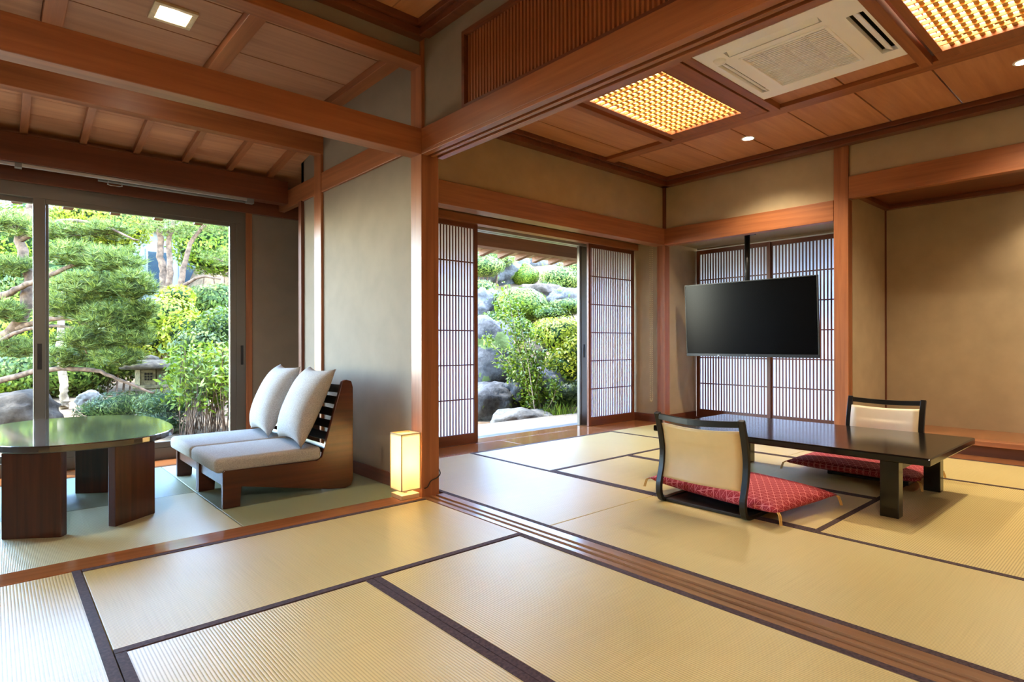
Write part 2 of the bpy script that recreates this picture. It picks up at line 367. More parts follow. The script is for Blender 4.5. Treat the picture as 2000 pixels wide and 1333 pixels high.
# ---- posts and beams
def trim(n, vf, mat, label, bevel=0.004): return struct('trim_%d' % n, vf, mat, bevel, label)
trim(3, B(2.076, 2.209, 3.23, 3.36, -0.05, 3.05), 'cedar_Z', 'thick reddish wooden pillar where the three rooms meet')
trim(4, B(-2.05, 2.078, 3.232, 3.35, 2.222, 2.388), 'cedar_X', 'wide orange-brown beam over the sunroom threshold')
trim(5, join([B(2.078, 2.245, -2.05, 3.235, 2.242, 2.388), B(2.078, 2.122, -2.05, 3.235, 2.220, 2.242), B(2.148, 2.172, -2.05, 3.235, 2.220, 2.242), B(2.20, 2.245, -2.05, 3.235, 2.220, 2.242)]), 'cedar_Y', 'grooved lintel beam above the sliding-door track', 0.002)
trim(6, B(-2.05, 2.078, 3.232, 3.35, 2.795, 2.858), 'cedar_X', 'upper cross rail under the sunroom ceiling')
trim(7, join([B(-2.05, 2.08, 3.18, 3.26, 2.953, 3.0), B(-2.05, 2.08, 3.15, 3.26, 3.0, 3.04), B(2.03, 2.11, -2.05, 3.18, 2.953, 3.0), B(2.0, 2.11, -2.05, 3.18, 3.0, 3.04)]), 'dark_cedar_X', 'dark ceiling moulding of the front room')
trim(8, B(2.078, 2.19, 4.787, 4.93, -0.05, 2.96), 'cedar_Z', 'slim wooden post on the sunroom wall')
trim(9, B(2.083, 2.14, 3.36, 5.82, 2.276, 2.442), 'cedar_Y', 'long rail running along the sunroom wall')
trim(10, B(-2.05, 2.10, 4.782, 4.872, 2.598, 2.97), 'cedar_X', 'deep red-brown beam carrying the sunroom rafters')
trim(11, B(-2.05, 2.086, 5.536, 5.66, 2.312, 2.52), 'dark_cedar_X', 'dark beam above the garden window')
trim(12, B(-1.9, 2.3, 5.775, 5.83, 2.225, 2.42), 'dark_cedar_X', 'dark header board over the garden window')
trim(13, B(2.072, 2.12, 5.20, 5.262, -0.05, 2.28), 'dark_cedar_Z', 'narrow corner trim near the garden window', 0.002)
trim(14, B(1.782, 1.84, 5.79, 5.86, -0.05, 2.23), 'cedar_Z', 'wooden jamb beside the garden window')
trim(15, B(2.2, 6.22, 4.175, 4.33, 2.198, 2.402), 'cedar_X', 'wide rail over the opening to the stone garden')
trim(16, B(6.196, 6.30, 4.172, 4.285, -0.05, 2.2), 'cedar_Z', 'corner post between the garden doors and the television bay')
trim(17, B(6.19, 6.235, 4.165, 4.21, 2.40, 3.0), 'dark_cedar_Z', 'thin corner batten above the rails', 0.002)
trim(18, B(6.195, 6.30, 2.235, 4.18, 2.194, 2.398), 'cedar_Y', 'orange-lit rail over the television bay')
trim(19, B(6.20, 6.33, 2.103, 2.236, -0.05, 3.02), 'cedar_Z', 'post between the television bay and the tokonoma alcove')
trim(20, B(6.205, 6.29, -1.0, 2.104, 2.39, 2.605), 'cedar_Y', 'rail over the tokonoma alcove')
trim(21, join([B(6.29, 7.27, -1.0, 2.1, 2.47, 2.62), B(7.20, 7.27, -1.0, 2.1, 2.425, 2.47), B(6.29, 7.2, 2.04, 2.10, 2.425, 2.47)]), 'dark_cedar_Y', 'dark cornice inside the tokonoma alcove')
trim(22, join([B(2.2, 6.22, 4.10, 4.21, 2.905, 2.955), B(2.2, 6.22, 4.07, 4.21, 2.955, 3.0), B(6.12, 6.23, -2.05, 4.21, 2.905, 2.955), B(6.09, 6.23, -2.05, 4.21, 2.955, 3.0)]), 'dark_cedar_Y', 'dark ceiling moulding of the low-table room')
trim(23, join([B(2.2, 6.28, 4.60, 4.70, 2.185, 2.262), B(2.2, 6.28, 4.70, 4.80, 2.205, 2.262)]), 'cedar_X', 'head rail of the paper sliding doors', 0.002)
trim(24, join([B(7.255, 7.275, 2.085, 2.105, 0.15, 2.43)]), 'dark_cedar_Z', 'thin batten in the alcove corner', 0.001)
trim(25, join([B(2.2, 6.28, 4.78, 4.83, 2.175, 2.205), B(2.2, 6.28, 4.85, 4.90, 2.175, 2.205), B(2.2, 6.3, 4.76, 4.92, 2.205, 2.26)]), 'aluminium_pale', 'aluminium head track outside the paper doors', 0.001)
struct('baseboard_engawa', B(6.222, 6.24, 4.285, 4.66, 0.0, 0.10), 'dark_cedar_Y'); struct('baseboard_bay', B(6.30, 6.93, 4.185, 4.20, 0.0, 0.10), 'dark_cedar_X')
# tokonoma floor
alc = struct_root('trim_26', (6.8, 0.5, 0), 'raised wooden floor of the tokonoma alcove')
mk('floor_frame', B(6.2, 6.52, -1.0, 2.1, -0.05, 0.004), 'floor_wood_X', alc); mk('kick_board', B(6.47, 6.52, -1.0, 2.1, 0.0, 0.10), 'dark_cedar_Y', alc)
mk('front_sill', B(6.40, 6.54, -1.0, 2.1, 0.098, 0.142), 'cedar_Y', alc, 0.004); mk('platform_board', B(6.54, 7.27, -1.0, 2.1, 0.09, 0.138), 'floor_wood_X', alc)
struct('baseboard_bay_window', B(6.90, 6.99, 2.2, 4.2, -0.05, 0.03), 'dark_cedar_Y')
mk('bay_floorboard', B(6.2, 6.9, 2.2, 4.2, -0.05, 0.0), 'floor_wood_X', floor)
# ---- ceiling
ceil = struct('ceiling', B(-2.2, 7.5, -2.2, 5.92, 3.08, 3.2), 'dark_cedar_X', label='boarded wooden ceiling')
ys = [4.25, 3.81, 3.29, 2.765, 2.236, 1.71, 1.19, 0.665, 0.14, -0.385, -0.91, -1.435, -2.05]
LIGHTS = [(2.25, 3.29), (0.13, 1.19)]
for a, b in zip(ys[1:], ys[:-1]):
    mk('ceiling_panel', B(5.02, 6.22, a + .006, b - .006, 3.0, 3.02), 'ceil_board_X', ceil, 0.002)
    inlight = any(a > l0 - .02 and b < l1 + .02 for l0, l1 in LIGHTS)
    mk('ceiling_panel', B(2.2, 3.56 if inlight else 5.0, a + .006, b - .006, 3.0, 3.02), 'ceil_board_X', ceil, 0.002)
mk('batten', B(4.95, 5.09, -2.05, 4.15, 2.965, 3.01), 'cedar_Y', ceil, 0.003)
for y in (3.29, 2.236, 1.17, 0.11): mk('batten', B(3.50, 4.955, y - 0.035, y + 0.035, 2.95, 3.01), 'cedar_X', ceil, 0.003)
mk('batten', B(3.50, 3.57, -0.0, 3.32, 2.95, 3.01), 'cedar_Y', ceil, 0.003)
for i in range(8):
    x1 = 2.08 - 0.26 - (i - 1) * 0.525 if i else 2.08; x0 = 2.08 - 0.26 - i * 0.525
    mk('ceiling_panel', B(max(x0, -2.05) + .003, x1 - .003, -2.05, 3.2, 3.04, 3.06), 'ceil_board_Y', ceil, 0.002)
rx = [(-1.58, -1.48), (-0.68, -0.58), (0.218, 0.318), (1.112, 1.21), (2.0, 2.10)]
prev = -2.05
for a, b in rx:
    for y0, y1 in ((3.34, 3.655), (3.655, 4.16), (4.16, 4.665), (4.665, 4.79)):
        mk('ceiling_panel', B(prev + .002, a - .002, y0 + .005, y1 - .005, 2.95, 2.97), 'ceil_board_S', ceil, 0.002)
    mk('batten', B(a, b, 3.34, 4.79, 2.897, 2.97), 'cedar_Y', ceil, 0.003); prev = b
# sloping eave ceiling with rafters
def slope_z(y): return 2.645 - (y - 4.87) * 0.17
rp = [(4.86, slope_z(4.86)), (5.56, slope_z(5.56)), (5.56, slope_z(5.56) + .05), (4.86, slope_z(4.86) + .05)]
rme = shared('rafter', extrude_poly(rp, 'X', -0.0225, 0.0225), 'cedar_Y')
for kx in range(-6, 7):
    x = 0.17 + 0.35 * kx
    if -2.0 < x < 2.05: piece('rafter', rme, (x, 0, 0), ceil)
bz = 0.052
for y0, y1 in ((4.86, 5.10), (5.10, 5.34), (5.34, 5.84)):
    mk('ceiling_board', extrude_poly([(y0 + .002, slope_z(y0) + bz), (y1 - .002, slope_z(y1) + bz), (y1 - .002, slope_z(y1) + bz + .02), (y0 + .002, slope_z(y0) + bz + .02)], 'X', -2.05, 2.42), 'ceil_board_X', ceil)
# ---- transom lattice
tr = struct_root('trim_27', (2.15, 1.7, 2.39), 'slatted wooden transom screen above the lintel')
mk('frame', join([B(2.09, 2.17, 0.6, 2.815, 2.388, 2.412), B(2.09, 2.17, 0.6, 2.815, 2.826, 2.85), B(2.09, 2.17, 2.79, 2.815, 2.412, 2.826)]), 'dark_cedar_Y', tr)
sme = shared('slat', B(-0.016, 0.016, -0.0065, 0.0065, -0.208, 0.208), 'cedar_Z')
for i in range(80):
    y = 2.775 - 0.027 * i
    if y > 0.62: piece('slat', sme, (2.13, y, 2.619), tr)
# ---- window_1 : garden window of the sunroom
w1 = struct_root('window_1', (0.5, 5.82, 0), 'large aluminium sliding garden window')
mk('outer_frame', join([B(-1.9, 1.785, 5.80, 5.90, 2.12, 2.226), B(1.70, 1.785, 5.80, 5.90, 0.0, 2.12), B(-1.9, 1.785, 5.80, 5.90, 0.0, 0.10), B(-1.9, -1.84, 5.8, 5.9, 0.1, 2.12)]), 'aluminium', w1, 0.003)
def sash(x0, x1, y, hx, sx):
    s = mk('sash', join([B(x0, x0 + .075, y, y + .04, 0.10, 2.13), B(x1 - .075, x1, y, y + .04, 0.10, 2.13), B(x0 + .075, x1 - .075, y, y + .04, 2.085, 2.13), B(x0 + .075, x1 - .075, y, y + .04, 0.10, 0.15)]), 'aluminium', w1, 0.003)
    mk('pane', B(x0 + .07, x1 - .07, y + .016, y + .022, 0.145, 2.09), 'pane_glass', s)
    h = mk('handle', join([B(hx - .014, hx + .014, y - .006, y + .001, 0.80, 1.0), B(hx - .007, hx + .007, y - .012, y - .004, 0.87, 0.90)]), 'black_plastic', s)
mk('handle', B(1.738, 1.76, 5.792, 5.801, 0.80, 0.98), 'black_plastic', w1, 0.002)
sash(0.232, 1.72, 5.805, 0.27, 1); sash(-1.84, 0.33, 5.85, 0.0, 0)
# ---- shoji panels
def shoji(name, axis, a0, a1, c, z0, z1, nbar, nrow, label, low=0.10, th=0.03):
    """panel spanning a0..a1 along axis ('X' at y=c, 'Y' at x=c)"""
    mid = ((a0 + a1) / 2, c, z0) if axis == 'X' else (c, (a0 + a1) / 2, z0)
    r = struct_root(name, mid, label)
    def bx(p0, p1, d0, d1, q0, q1): return B(p0, p1, c + d0, c + d1, q0, q1) if axis == 'X' else B(c + d0, c + d1, p0, p1, q0, q1)
    st = 0.045; zb = z0 + low; zt = z1 - 0.05
    for p0, p1 in ((a0, a0 + st), (a1 - st, a1)): mk('stile', bx(p0, p1, -th / 2, th / 2, z0, z1), 'dark_cedar_Z', r, 0.002)
    mk('bottom_rail', bx(a0 + st, a1 - st, -th / 2, th / 2, z0, zb), 'dark_cedar_X' if axis == 'X' else 'dark_cedar_Y', r, 0.002)
    mk('top_rail', bx(a0 + st, a1 - st, -th / 2, th / 2, zt, z1), 'dark_cedar_X' if axis == 'X' else 'dark_cedar_Y', r, 0.002)
    mk('paper', bx(a0 + st, a1 - st, 0.008, 0.010, zb, zt), 'shoji_paper', r)
    w = 0.0058 if axis == 'X' else 0.0072; h = (zt - zb) / 2
    me = shared('lattice_bar', B(-w, w, 0.0, 0.007, -h, h) if axis == 'X' else B(-0.002, 0.007, -w, w, -h, h), 'dark_cedar_Z')
    for i in range(1, nbar + 1):
        p = a0 + st + (a1 - a0 - 2 * st) * i / (nbar + 1)
        piece('lattice_bar', me, (p, c, (zb + zt) / 2) if axis == 'X' else (c, p, (zb + zt) / 2), r)
    L = (a1 - a0 - 2 * st) / 2
    me2 = shared('cross_bar', B(-L, L, -0.007, 0.007, -w, w) if axis == 'X' else B(-0.007, 0.007, -L, L, -w, w), 'dark_cedar_X')
    for i in range(1, nrow + 1):
        z = zb + (zt - zb) * i / (nrow + 1)
        piece('cross_bar', me2, ((a0 + a1) / 2, c, z) if axis == 'X' else (c, (a0 + a1) / 2, z), r)
    return r
shoji('door_1', 'X', 2.70, 3.648, 4.66, 0.002, 2.19, 23, 5, 'paper sliding door beside the thick pillar')
shoji('door_2', 'X', 5.325, 6.215, 4.66, 0.002, 2.19, 22, 5, 'paper sliding door with a bead chain hanging next to it')
shoji('door_3', 'X', 2.23, 2.75, 4.70, 0.002, 2.19, 12, 5, 'paper sliding door hidden behind the pillar')
shoji('window_2', 'Y', 3.205, 4.185, 6.95, 0.03, 2.20, 23, 5, 'paper window panel behind the television mount')
shoji('window_3', 'Y', 2.225, 3.235, 6.97, 0.03, 2.20, 23, 5, 'paper window panel between the television and the alcove post')
# glazed outer door, slid open
gd = struct_root('door_4', (5.8, 4.83, 0), 'aluminium glass door slid open behind the paper door')
mk('stile', join([B(5.335, 5.36, 4.80, 4.84, 0.0, 2.19), B(5.372, 5.48, 4.80, 4.84, 0.0, 2.19), B(5.36, 5.372, 4.815, 4.84, 0, 2.19)]), 'aluminium', gd, 0.002)
mk('stile', B(6.18, 6.24, 4.80, 4.84, 0.0, 2.19), 'aluminium', gd, 0.002)
mk('rail', join([B(5.48, 6.18, 4.80, 4.84, 0.0, 0.07), B(5.48, 6.18, 4.80, 4.84, 2.13, 2.19)]), 'aluminium', gd, 0.002)
mk('pane', B(5.47, 6.19, 4.817, 4.823, 0.06, 2.14), 'pane_glass', gd); mk('handle', B(5.41, 5.433, 4.792, 4.802, 0.82, 0.98), 'black_plastic', gd, 0.002)
# ---- eaves
ev = struct_root('trim_28', (4.5, 5.4, 2.1), 'wooden eave over the stone-garden deck')
mk('beam', B(2.6, 9.5, 5.2, 5.34, 2.10, 2.265), 'outer_wood_X', ev, 0.004)
mk('soffit_board', extrude_poly([(4.9, 2.30), (5.85, 2.155), (5.85, 2.175), (4.9, 2.32)], 'X', 2.6, 9.5), 'soffit_pale', ev)
erm = shared('rafter', extrude_poly([(5.30, 2.165), (5.76, 2.082), (5.76, 2.15), (5.30, 2.235)], 'X', -0.035, 0.035), 'outer_wood_Y')
for i in range(22): piece('rafter', erm, (2.75 + 0.304 * i, 0, 0), ev)
mk('eave_roof', extrude_poly([(4.7, 2.36), (5.95, 2.185), (5.95, 2.26), (4.7, 2.6)], 'X', 2.55, 9.6), 'roof_tile', ev)
ev2 = struct_root('trim_29', (0, 6.2, 2.2), 'wooden eave over the garden window')
erm2 = shared('rafter', extrude_poly([(5.92, 2.33), (6.5, 2.185), (6.5, 2.235), (5.92, 2.39)], 'X', -0.0375, 0.0375), 'dark_cedar_Y')
for kx in range(-6, 7): piece('rafter', erm2, (0.50 + 0.347 * kx, 0, 0), ev2)
mk('eave_roof', extrude_poly([(5.9, 2.40), (6.45, 2.26), (6.45, 2.40), (5.9, 2.56)], 'X', -2.4, 2.6), 'roof_tile', ev2)

# ================================================================== INTERIOR THINGS
# ---- ceiling lattice lights
def grid_light(y0, y1, label):
    g = group_of('lattice_ceiling_light', (4.23, (y0 + y1) / 2, 2.96), label, 'ceiling light')
    X0, X1 = 3.64, 4.81; a0, a1 = y0 + 0.20, y1 - 0.09
    mk('frame', join([B(3.572, X0, y0 + .037, y1 - .037, 2.965, 3.03), B(X1, 4.948, y0 + .037, y1 - .037, 2.965, 3.03), B(X0, X1, y0 + .037, a0, 2.965, 3.03), B(X0, X1, a1, y1 - .037, 2.965, 3.03)]), 'cedar_X', g, 0.003)
    mk('diffuser', B(X0, X1, a0, a1, 3.045, 3.05), 'grid_glow', g)
    m1 = shared('lattice_bar', B(-(X1 - X0) / 2, (X1 - X0) / 2, -0.014, 0.014, -0.010, 0.010), 'lattice_wood')
    m2 = shared('lattice_bar', B(-0.005, 0.005, -(a1 - a0) / 2, (a1 - a0) / 2, -0.011, 0.011), 'lattice_wood')
    n1, n2 = 13, 15
    for i in range(1, n1): piece('lattice_bar', m1, ((X0 + X1) / 2, a0 + (a1 - a0) * i / n1, 3.0), g)
    for i in range(1, n2): piece('lattice_bar', m2, (X0 + (X1 - X0) * i / n2, (a0 + a1) / 2, 2.985), g)
grid_light(2.271, 3.255, 'square wooden lattice ceiling light glowing warm beside the air conditioner vent')
grid_light(0.145, 1.135, 'wooden lattice ceiling light past the beige strip of the air conditioner')
# ---- air conditioner
ac = group_of('ceiling_air_conditioner', (4.13, 1.72, 2.96), 'white ceiling cassette air conditioner with slatted square grille', 'air conditioner')
mk('panel', join([B(3.60, 3.70, 1.20, 2.235, 2.955, 2.985), B(3.79, 3.85, 1.20, 2.235, 2.955, 2.985), B(4.52, 4.655, 1.2, 2.235, 2.955, 2.985), B(3.70, 3.79, 2.03, 2.235, 2.955, 2.985), B(3.70, 3.79, 1.2, 1.43, 2.955, 2.985),
    B(3.85, 4.52, 2.15, 2.235, 2.955, 2.985), B(3.85, 4.52, 2.0, 2.09, 2.955, 2.985), B(3.85, 4.52, 1.32, 1.43, 2.955, 2.985), B(3.85, 4.52, 1.2, 1.225, 2.955, 2.985)]), 'white_plastic', ac)
mk('housing', B(3.62, 4.64, 1.22, 2.22, 2.985, 2.999), 'void_shade', ac); mk('filler_strip', B(3.60, 4.655, 1.14, 1.20, 2.96, 2.99), 'beige_plastic', ac)  # housing coloured dark to stand for shade behind the slots
gr = mk('grille', join([B(3.85, 3.87, 1.43, 2.0, 2.95, 2.975), B(4.50, 4.52, 1.43, 2.0, 2.95, 2.975), B(3.87, 4.5, 1.43, 1.45, 2.95, 2.975), B(3.87, 4.5, 1.98, 2.0, 2.95, 2.975)]), 'white_plastic', ac, 0.003)
gsm = shared('grille_slat', B(-0.007, 0.007, -0.265, 0.265, -0.006, 0.006), 'white_plastic')
for i in range(26): piece('grille_slat', gsm, (3.88 + 0.0248 * i, 1.715, 2.962), gr)
for y in (1.58, 1.715, 1.85): mk('grille_rib', B(3.87, 4.5, y - .004, y + .004, 2.956, 2.97), 'white_plastic', gr)
for b_, rot in (((3.745, 1.73), 0), ((4.185, 2.12), 1), ((4.185, 1.272), 1), ):
    R = Matrix.Rotation(0.5, 3, 'Y') if rot == 0 else Matrix.Rotation(0.5, 3, 'X')
    h = (0.03, 0.29, 0.003) if rot == 0 else (0.32, 0.024, 0.003)
    mk('louver', obox((b_[0], b_[1], 2.967), h, R), 'white_plastic', ac)
mk('sensor', lathe([(0.0, 0), (0.02, 0), (0.034, 0.004), (0.045, 0.02)], (3.78, 2.10, 2.94), 20), 'white_plastic', ac, smooth=True)
# ---- recessed downlights
def downlight(x, y, z, label, power, rad=0.05, col=(1, .86, .62)):
    g = group_of('downlight', (x, y, z), label, 'ceiling light')
    mk('trim_ring', lathe([(rad * 1.25, 0.0), (rad * 1.28, -0.004), (rad * 0.98, -0.006), (rad * .96, 0.0)], (x, y, z), 28), 'white_plastic', g)
    mk('lens', lathe([(0.001, 0), (rad * .95, 0), (rad * .95, 0.001)], (x, y, z - 0.003), 24), 'bulb_glow', g)
    ld = bpy.data.lights.new('downlight_lamp', 'SPOT'); ld.energy = power; ld.color = col; ld.spot_size = math.radians(125); ld.spot_blend = 0.8; ld.shadow_soft_size = 0.05
    lo = bpy.data.objects.new('lamp_light', ld); COL.objects.link(lo); lo.parent = g; lo.location = (0, 0, -0.03)
downlight(5.541, 2.778, 3.0, 'round recessed downlight in the ceiling before the television', 70)
downlight(5.509, 0.72, 3.0, 'round recessed downlight in the ceiling before the tokonoma alcove', 70)
downlight(6.95, 0.55, 2.468, 'recessed downlight inside the tokonoma alcove', 26)
pn = group_of('added_pendant', (-0.35, -0.5, 2.0), 'added square paper pendant lamp, out of view, brightening the front room', 'lamp')
px0, px1, py0, py1 = -0.57, -0.13, -0.72, -0.28
mk('shade', join([B(px0, px1, py0, py0 + .002, 2.02, 2.24), B(px0, px1, py1 - .002, py1, 2.02, 2.24), B(px0, px0 + .002, py0, py1, 2.02, 2.24), B(px1 - .002, px1, py0, py1, 2.02, 2.24)]), 'shade_paper', pn)
mk('shade_frame', join([B(x - .008, x + .008, y - .008, y + .008, 2.0, 2.26) for x in (px0, px1) for y in (py0, py1)] + [B(px0, px1, y - .008, y + .008, z, z + .016) for y in (py0, py1) for z in (2.0, 2.244)] + [B(x - .008, x + .008, py0, py1, z, z + .016) for x in (px0, px1) for z in (2.0, 2.244)]), 'cedar_Z', pn)
mk('hanging_cord', tube([(-0.35, -0.5, 2.2), (-0.35, -0.5, 3.04)], 0.006, 8), 'cord', pn); mk('bulb', lathe([(0.001, 0), (0.03, 0.02), (0.04, 0.05), (0.015, 0.1)], (-0.35, -0.5, 2.10), 14), 'white_plastic', pn)
ld = bpy.data.lights.new('added_pendant_fill', 'POINT'); ld.energy = 78; ld.color = (1, .93, .84); ld.shadow_soft_size = 0.1  # added lamp behind the camera, fills the front room and its beams
lo = bpy.data.objects.new('lamp_light', ld); COL.objects.link(lo); lo.parent = pn; lo.location = (0, 0, 0.05)
sq = group_of('square_downlight', (0.80, 3.93, 2.94), 'square recessed downlight in the sunroom ceiling', 'ceiling light')
mk('frame', join([B(0.69, 0.915, 3.82, 3.85, 2.935, 2.951), B(0.69, 0.915, 4.015, 4.045, 2.935, 2.951), B(0.69, 0.72, 3.85, 4.015, 2.935, 2.951), B(0.885, 0.915, 3.85, 4.015, 2.935, 2.951)]), 'soffit_pale', sq, 0.002)
mk('reflector', B(0.72, 0.885, 3.85, 4.015, 2.947, 2.951), 'white_plastic', sq)
mk('bulb', lathe([(0.001, 0), (0.045, 0.004), (0.055, 0.012), (0.03, 0.02)], (0.80, 3.93, 2.926), 20), 'bulb_glow', sq, smooth=True)
ld = bpy.data.lights.new('downlight_lamp', 'SPOT'); ld.energy = 32; ld.color = (1, .88, .68); ld.spot_size = math.radians(130); ld.spot_blend = 0.8; ld.shadow_soft_size = 0.05
lo = bpy.data.objects.new('lamp_light', ld); COL.objects.link(lo); lo.parent = sq; lo.location = (0, 0, -0.04)
# ---- curtain rail and bead chain
cr = group_of('curtain_rail', (0, 5.56, 2.28), 'white curtain rail fixed under the dark window beam', 'curtain rail')
mk('rail', B(-2.0, 1.78, 5.552, 5.575, 2.287, 2.311), 'aluminium_pale', cr, 0.002)
mk('roller', tube([(0.62, 5.60, 2.285), (1.72, 5.60, 2.285)], 0.012, 10), 'grey_plastic', cr, smooth=True)
mk('bracket', B(1.72, 1.78, 5.55, 5.61, 2.27, 2.31), 'grey_plastic', cr); mk('bracket', B(0.12, 0.16, 5.55, 5.61, 2.28, 2.312), 'grey_plastic', cr)
hook = mk('rail_hook', tube([(0.685, 5.575, 2.285), (0.68, 5.575, 2.255), (0.70, 5.575, 2.25), (0.755, 5.575, 2.25), (0.775, 5.575, 2.255), (0.77, 5.575, 2.285)], 0.005, 6), 'aluminium_pale', cr)
ch = []
for i in range(75):
    z = 2.19 - i * 0.0255
    for x in (6.14, 6.185):
        yy = 4.35
        ch.append(lathe([(0.0005, -0.006), (0.006, -0.002), (0.006, 0.002), (0.0005, 0.006)], (x, yy, z), 6))
for i in range(7):
    th = math.pi * (i + 1) / 8; ch.append(lathe([(0.0005, -0.006), (0.006, -0.002), (0.006, 0.002), (0.0005, 0.006)], (6.1625 - 0.0225 * math.cos(th), 4.35, 0.302 - 0.0225 * math.sin(th) * 1.6), 6))
bc = mk('bead_chain', join(ch), 'chain', smooth=True); tag(bc, 'looped bead chain of a blind hanging beside the paper door', 'chain')
# ---- television
tv = group_of('television', (6.36, 3.2, 0.83), 'large black flat television hung on a ceiling pole in the window bay', 'television')
R = np.array(Matrix.Rotation(math.radians(3.4), 3, 'Y')) ; cx, cyv, czv = 6.36, 3.208, 1.268
def tvbox(dx0, dx1, y0, y1, z0, z1):
    v, f = B(dx0, dx1, y0, y1, z0, z1); Rm = np.array(Matrix.Rotation(math.radians(-3.4), 3, 'Y')); return v @ Rm.T + np.array([cx, cyv, czv]), f
mk('bezel', join([tvbox(-0.012, 0.02, -0.77, 0.77, 0.418, 0.427), tvbox(-0.012, 0.02, -0.77, -0.762, -0.40, 0.418), tvbox(-0.012, 0.02, 0.762, 0.77, -0.40, 0.418)]), 'bezel', tv, 0.001)
mk('chin', tvbox(-0.016, 0.02, -0.77, 0.77, -0.432, -0.398), 'black_plastic', tv, 0.002)
mk('screen', tvbox(-0.009, -0.004, -0.763, 0.763, -0.40, 0.42), 'screen', tv)
mk('back_shell', tvbox(-0.003, 0.05, -0.74, 0.74, -0.40, 0.40), 'black_plastic', tv, 0.006)
mk('indicator', tvbox(-0.018, -0.015, -0.012, 0.012, -0.412, -0.408), 'aluminium_pale', tv); mk('emblem', tvbox(-0.018, -0.015, 0.34, 0.36, -0.424, -0.414), 'aluminium_pale', tv)
mk('pole', tube([(6.43, 3.235, 1.45), (6.43, 3.235, 2.24)], 0.03, 14), 'black_plastic', tv, smooth=True)
mk('ceiling_bracket', B(6.36, 6.50, 3.165, 3.305, 2.222, 2.24), 'black_plastic', tv, 0.002); mk('wall_mount', B(6.39, 6.46, 3.10, 3.37, 1.35, 1.60), 'black_plastic', tv)
# ---- low lacquered table
lt = group_of('low_table', (4.335, 1.775, 0), 'long low black lacquered table between two legless chairs', 'table')
mk('tabletop', B(3.80, 4.87, 0.885, 2.665, 0.322, 0.366), 'black_lacquer', lt, 0.008, segs=3)
for y in (1.06, 2.36): mk('apron', B(3.91, 4.70, y, y + .06, 0.26, 0.322), 'black_wood', lt)
for x0, x1 in ((3.825, 3.905), (4.705, 4.785)):
    for y0, y1 in ((1.04, 1.135), (2.345, 2.44)):
        v, f = B(x0, x1, y0, y1, 0, 0.322); mk('leg', (v, f), 'black_lacquer', lt, 0.004)
# ---- legless chairs
def strip(path, w0, w1, th, axis_y):
    """ribbon in the X-Z plane: path [(x,z)], width along Y w0..w1, thickness th"""
    V, Fc = [], []; n = len(path)
    for i, (x, z) in enumerate(path):
        x0, z0 = path[max(0, i - 1)]; x1, z1 = path[min(n - 1, i + 1)]; d = np.array([x1 - x0, z1 - z0]); d /= np.linalg.norm(d); nn = np.array([-d[1], d[0]]) * th / 2
        for s, y in ((1, w0), (1, w1), (-1, w1), (-1, w0)): V.append((x + s * nn[0], y, z + s * nn[1]))
    for i in range(n - 1):
        for k in range(4): Fc.append((i * 4 + k, i * 4 + (k + 1) % 4, i * 4 + 4 + (k + 1) % 4, i * 4 + 4 + k))
    Fc.append((0, 1, 2, 3)); Fc.append(tuple((n - 1) * 4 + k for k in (3, 2, 1, 0)))
    return np.array(V), Fc
def smooth_path(p, n=6):
    p = [np.array(q, float) for q in p]; r = []
    for i in range(len(p) - 1):
        a, b, c, d = p[max(i - 1, 0)], p[i], p[i + 1], p[min(i + 2, len(p) - 1)]
        for k in range(n):
            t = k / n; r.append(0.5 * (2 * b + (c - a) * t + (2 * a - 5 * b + 4 * c - d) * t * t + (3 * b - a - 3 * c + d) * t ** 3))
    r.append(p[-1]); return [tuple(q) for q in r]
SIDE = [(0.42, 0.013), (0.20, 0.013), (0.05, 0.013), (0.005, 0.04), (-0.005, 0.11), (0.025, 0.22), (0.035, 0.33), (0.012, 0.45), (-0.025, 0.565)]
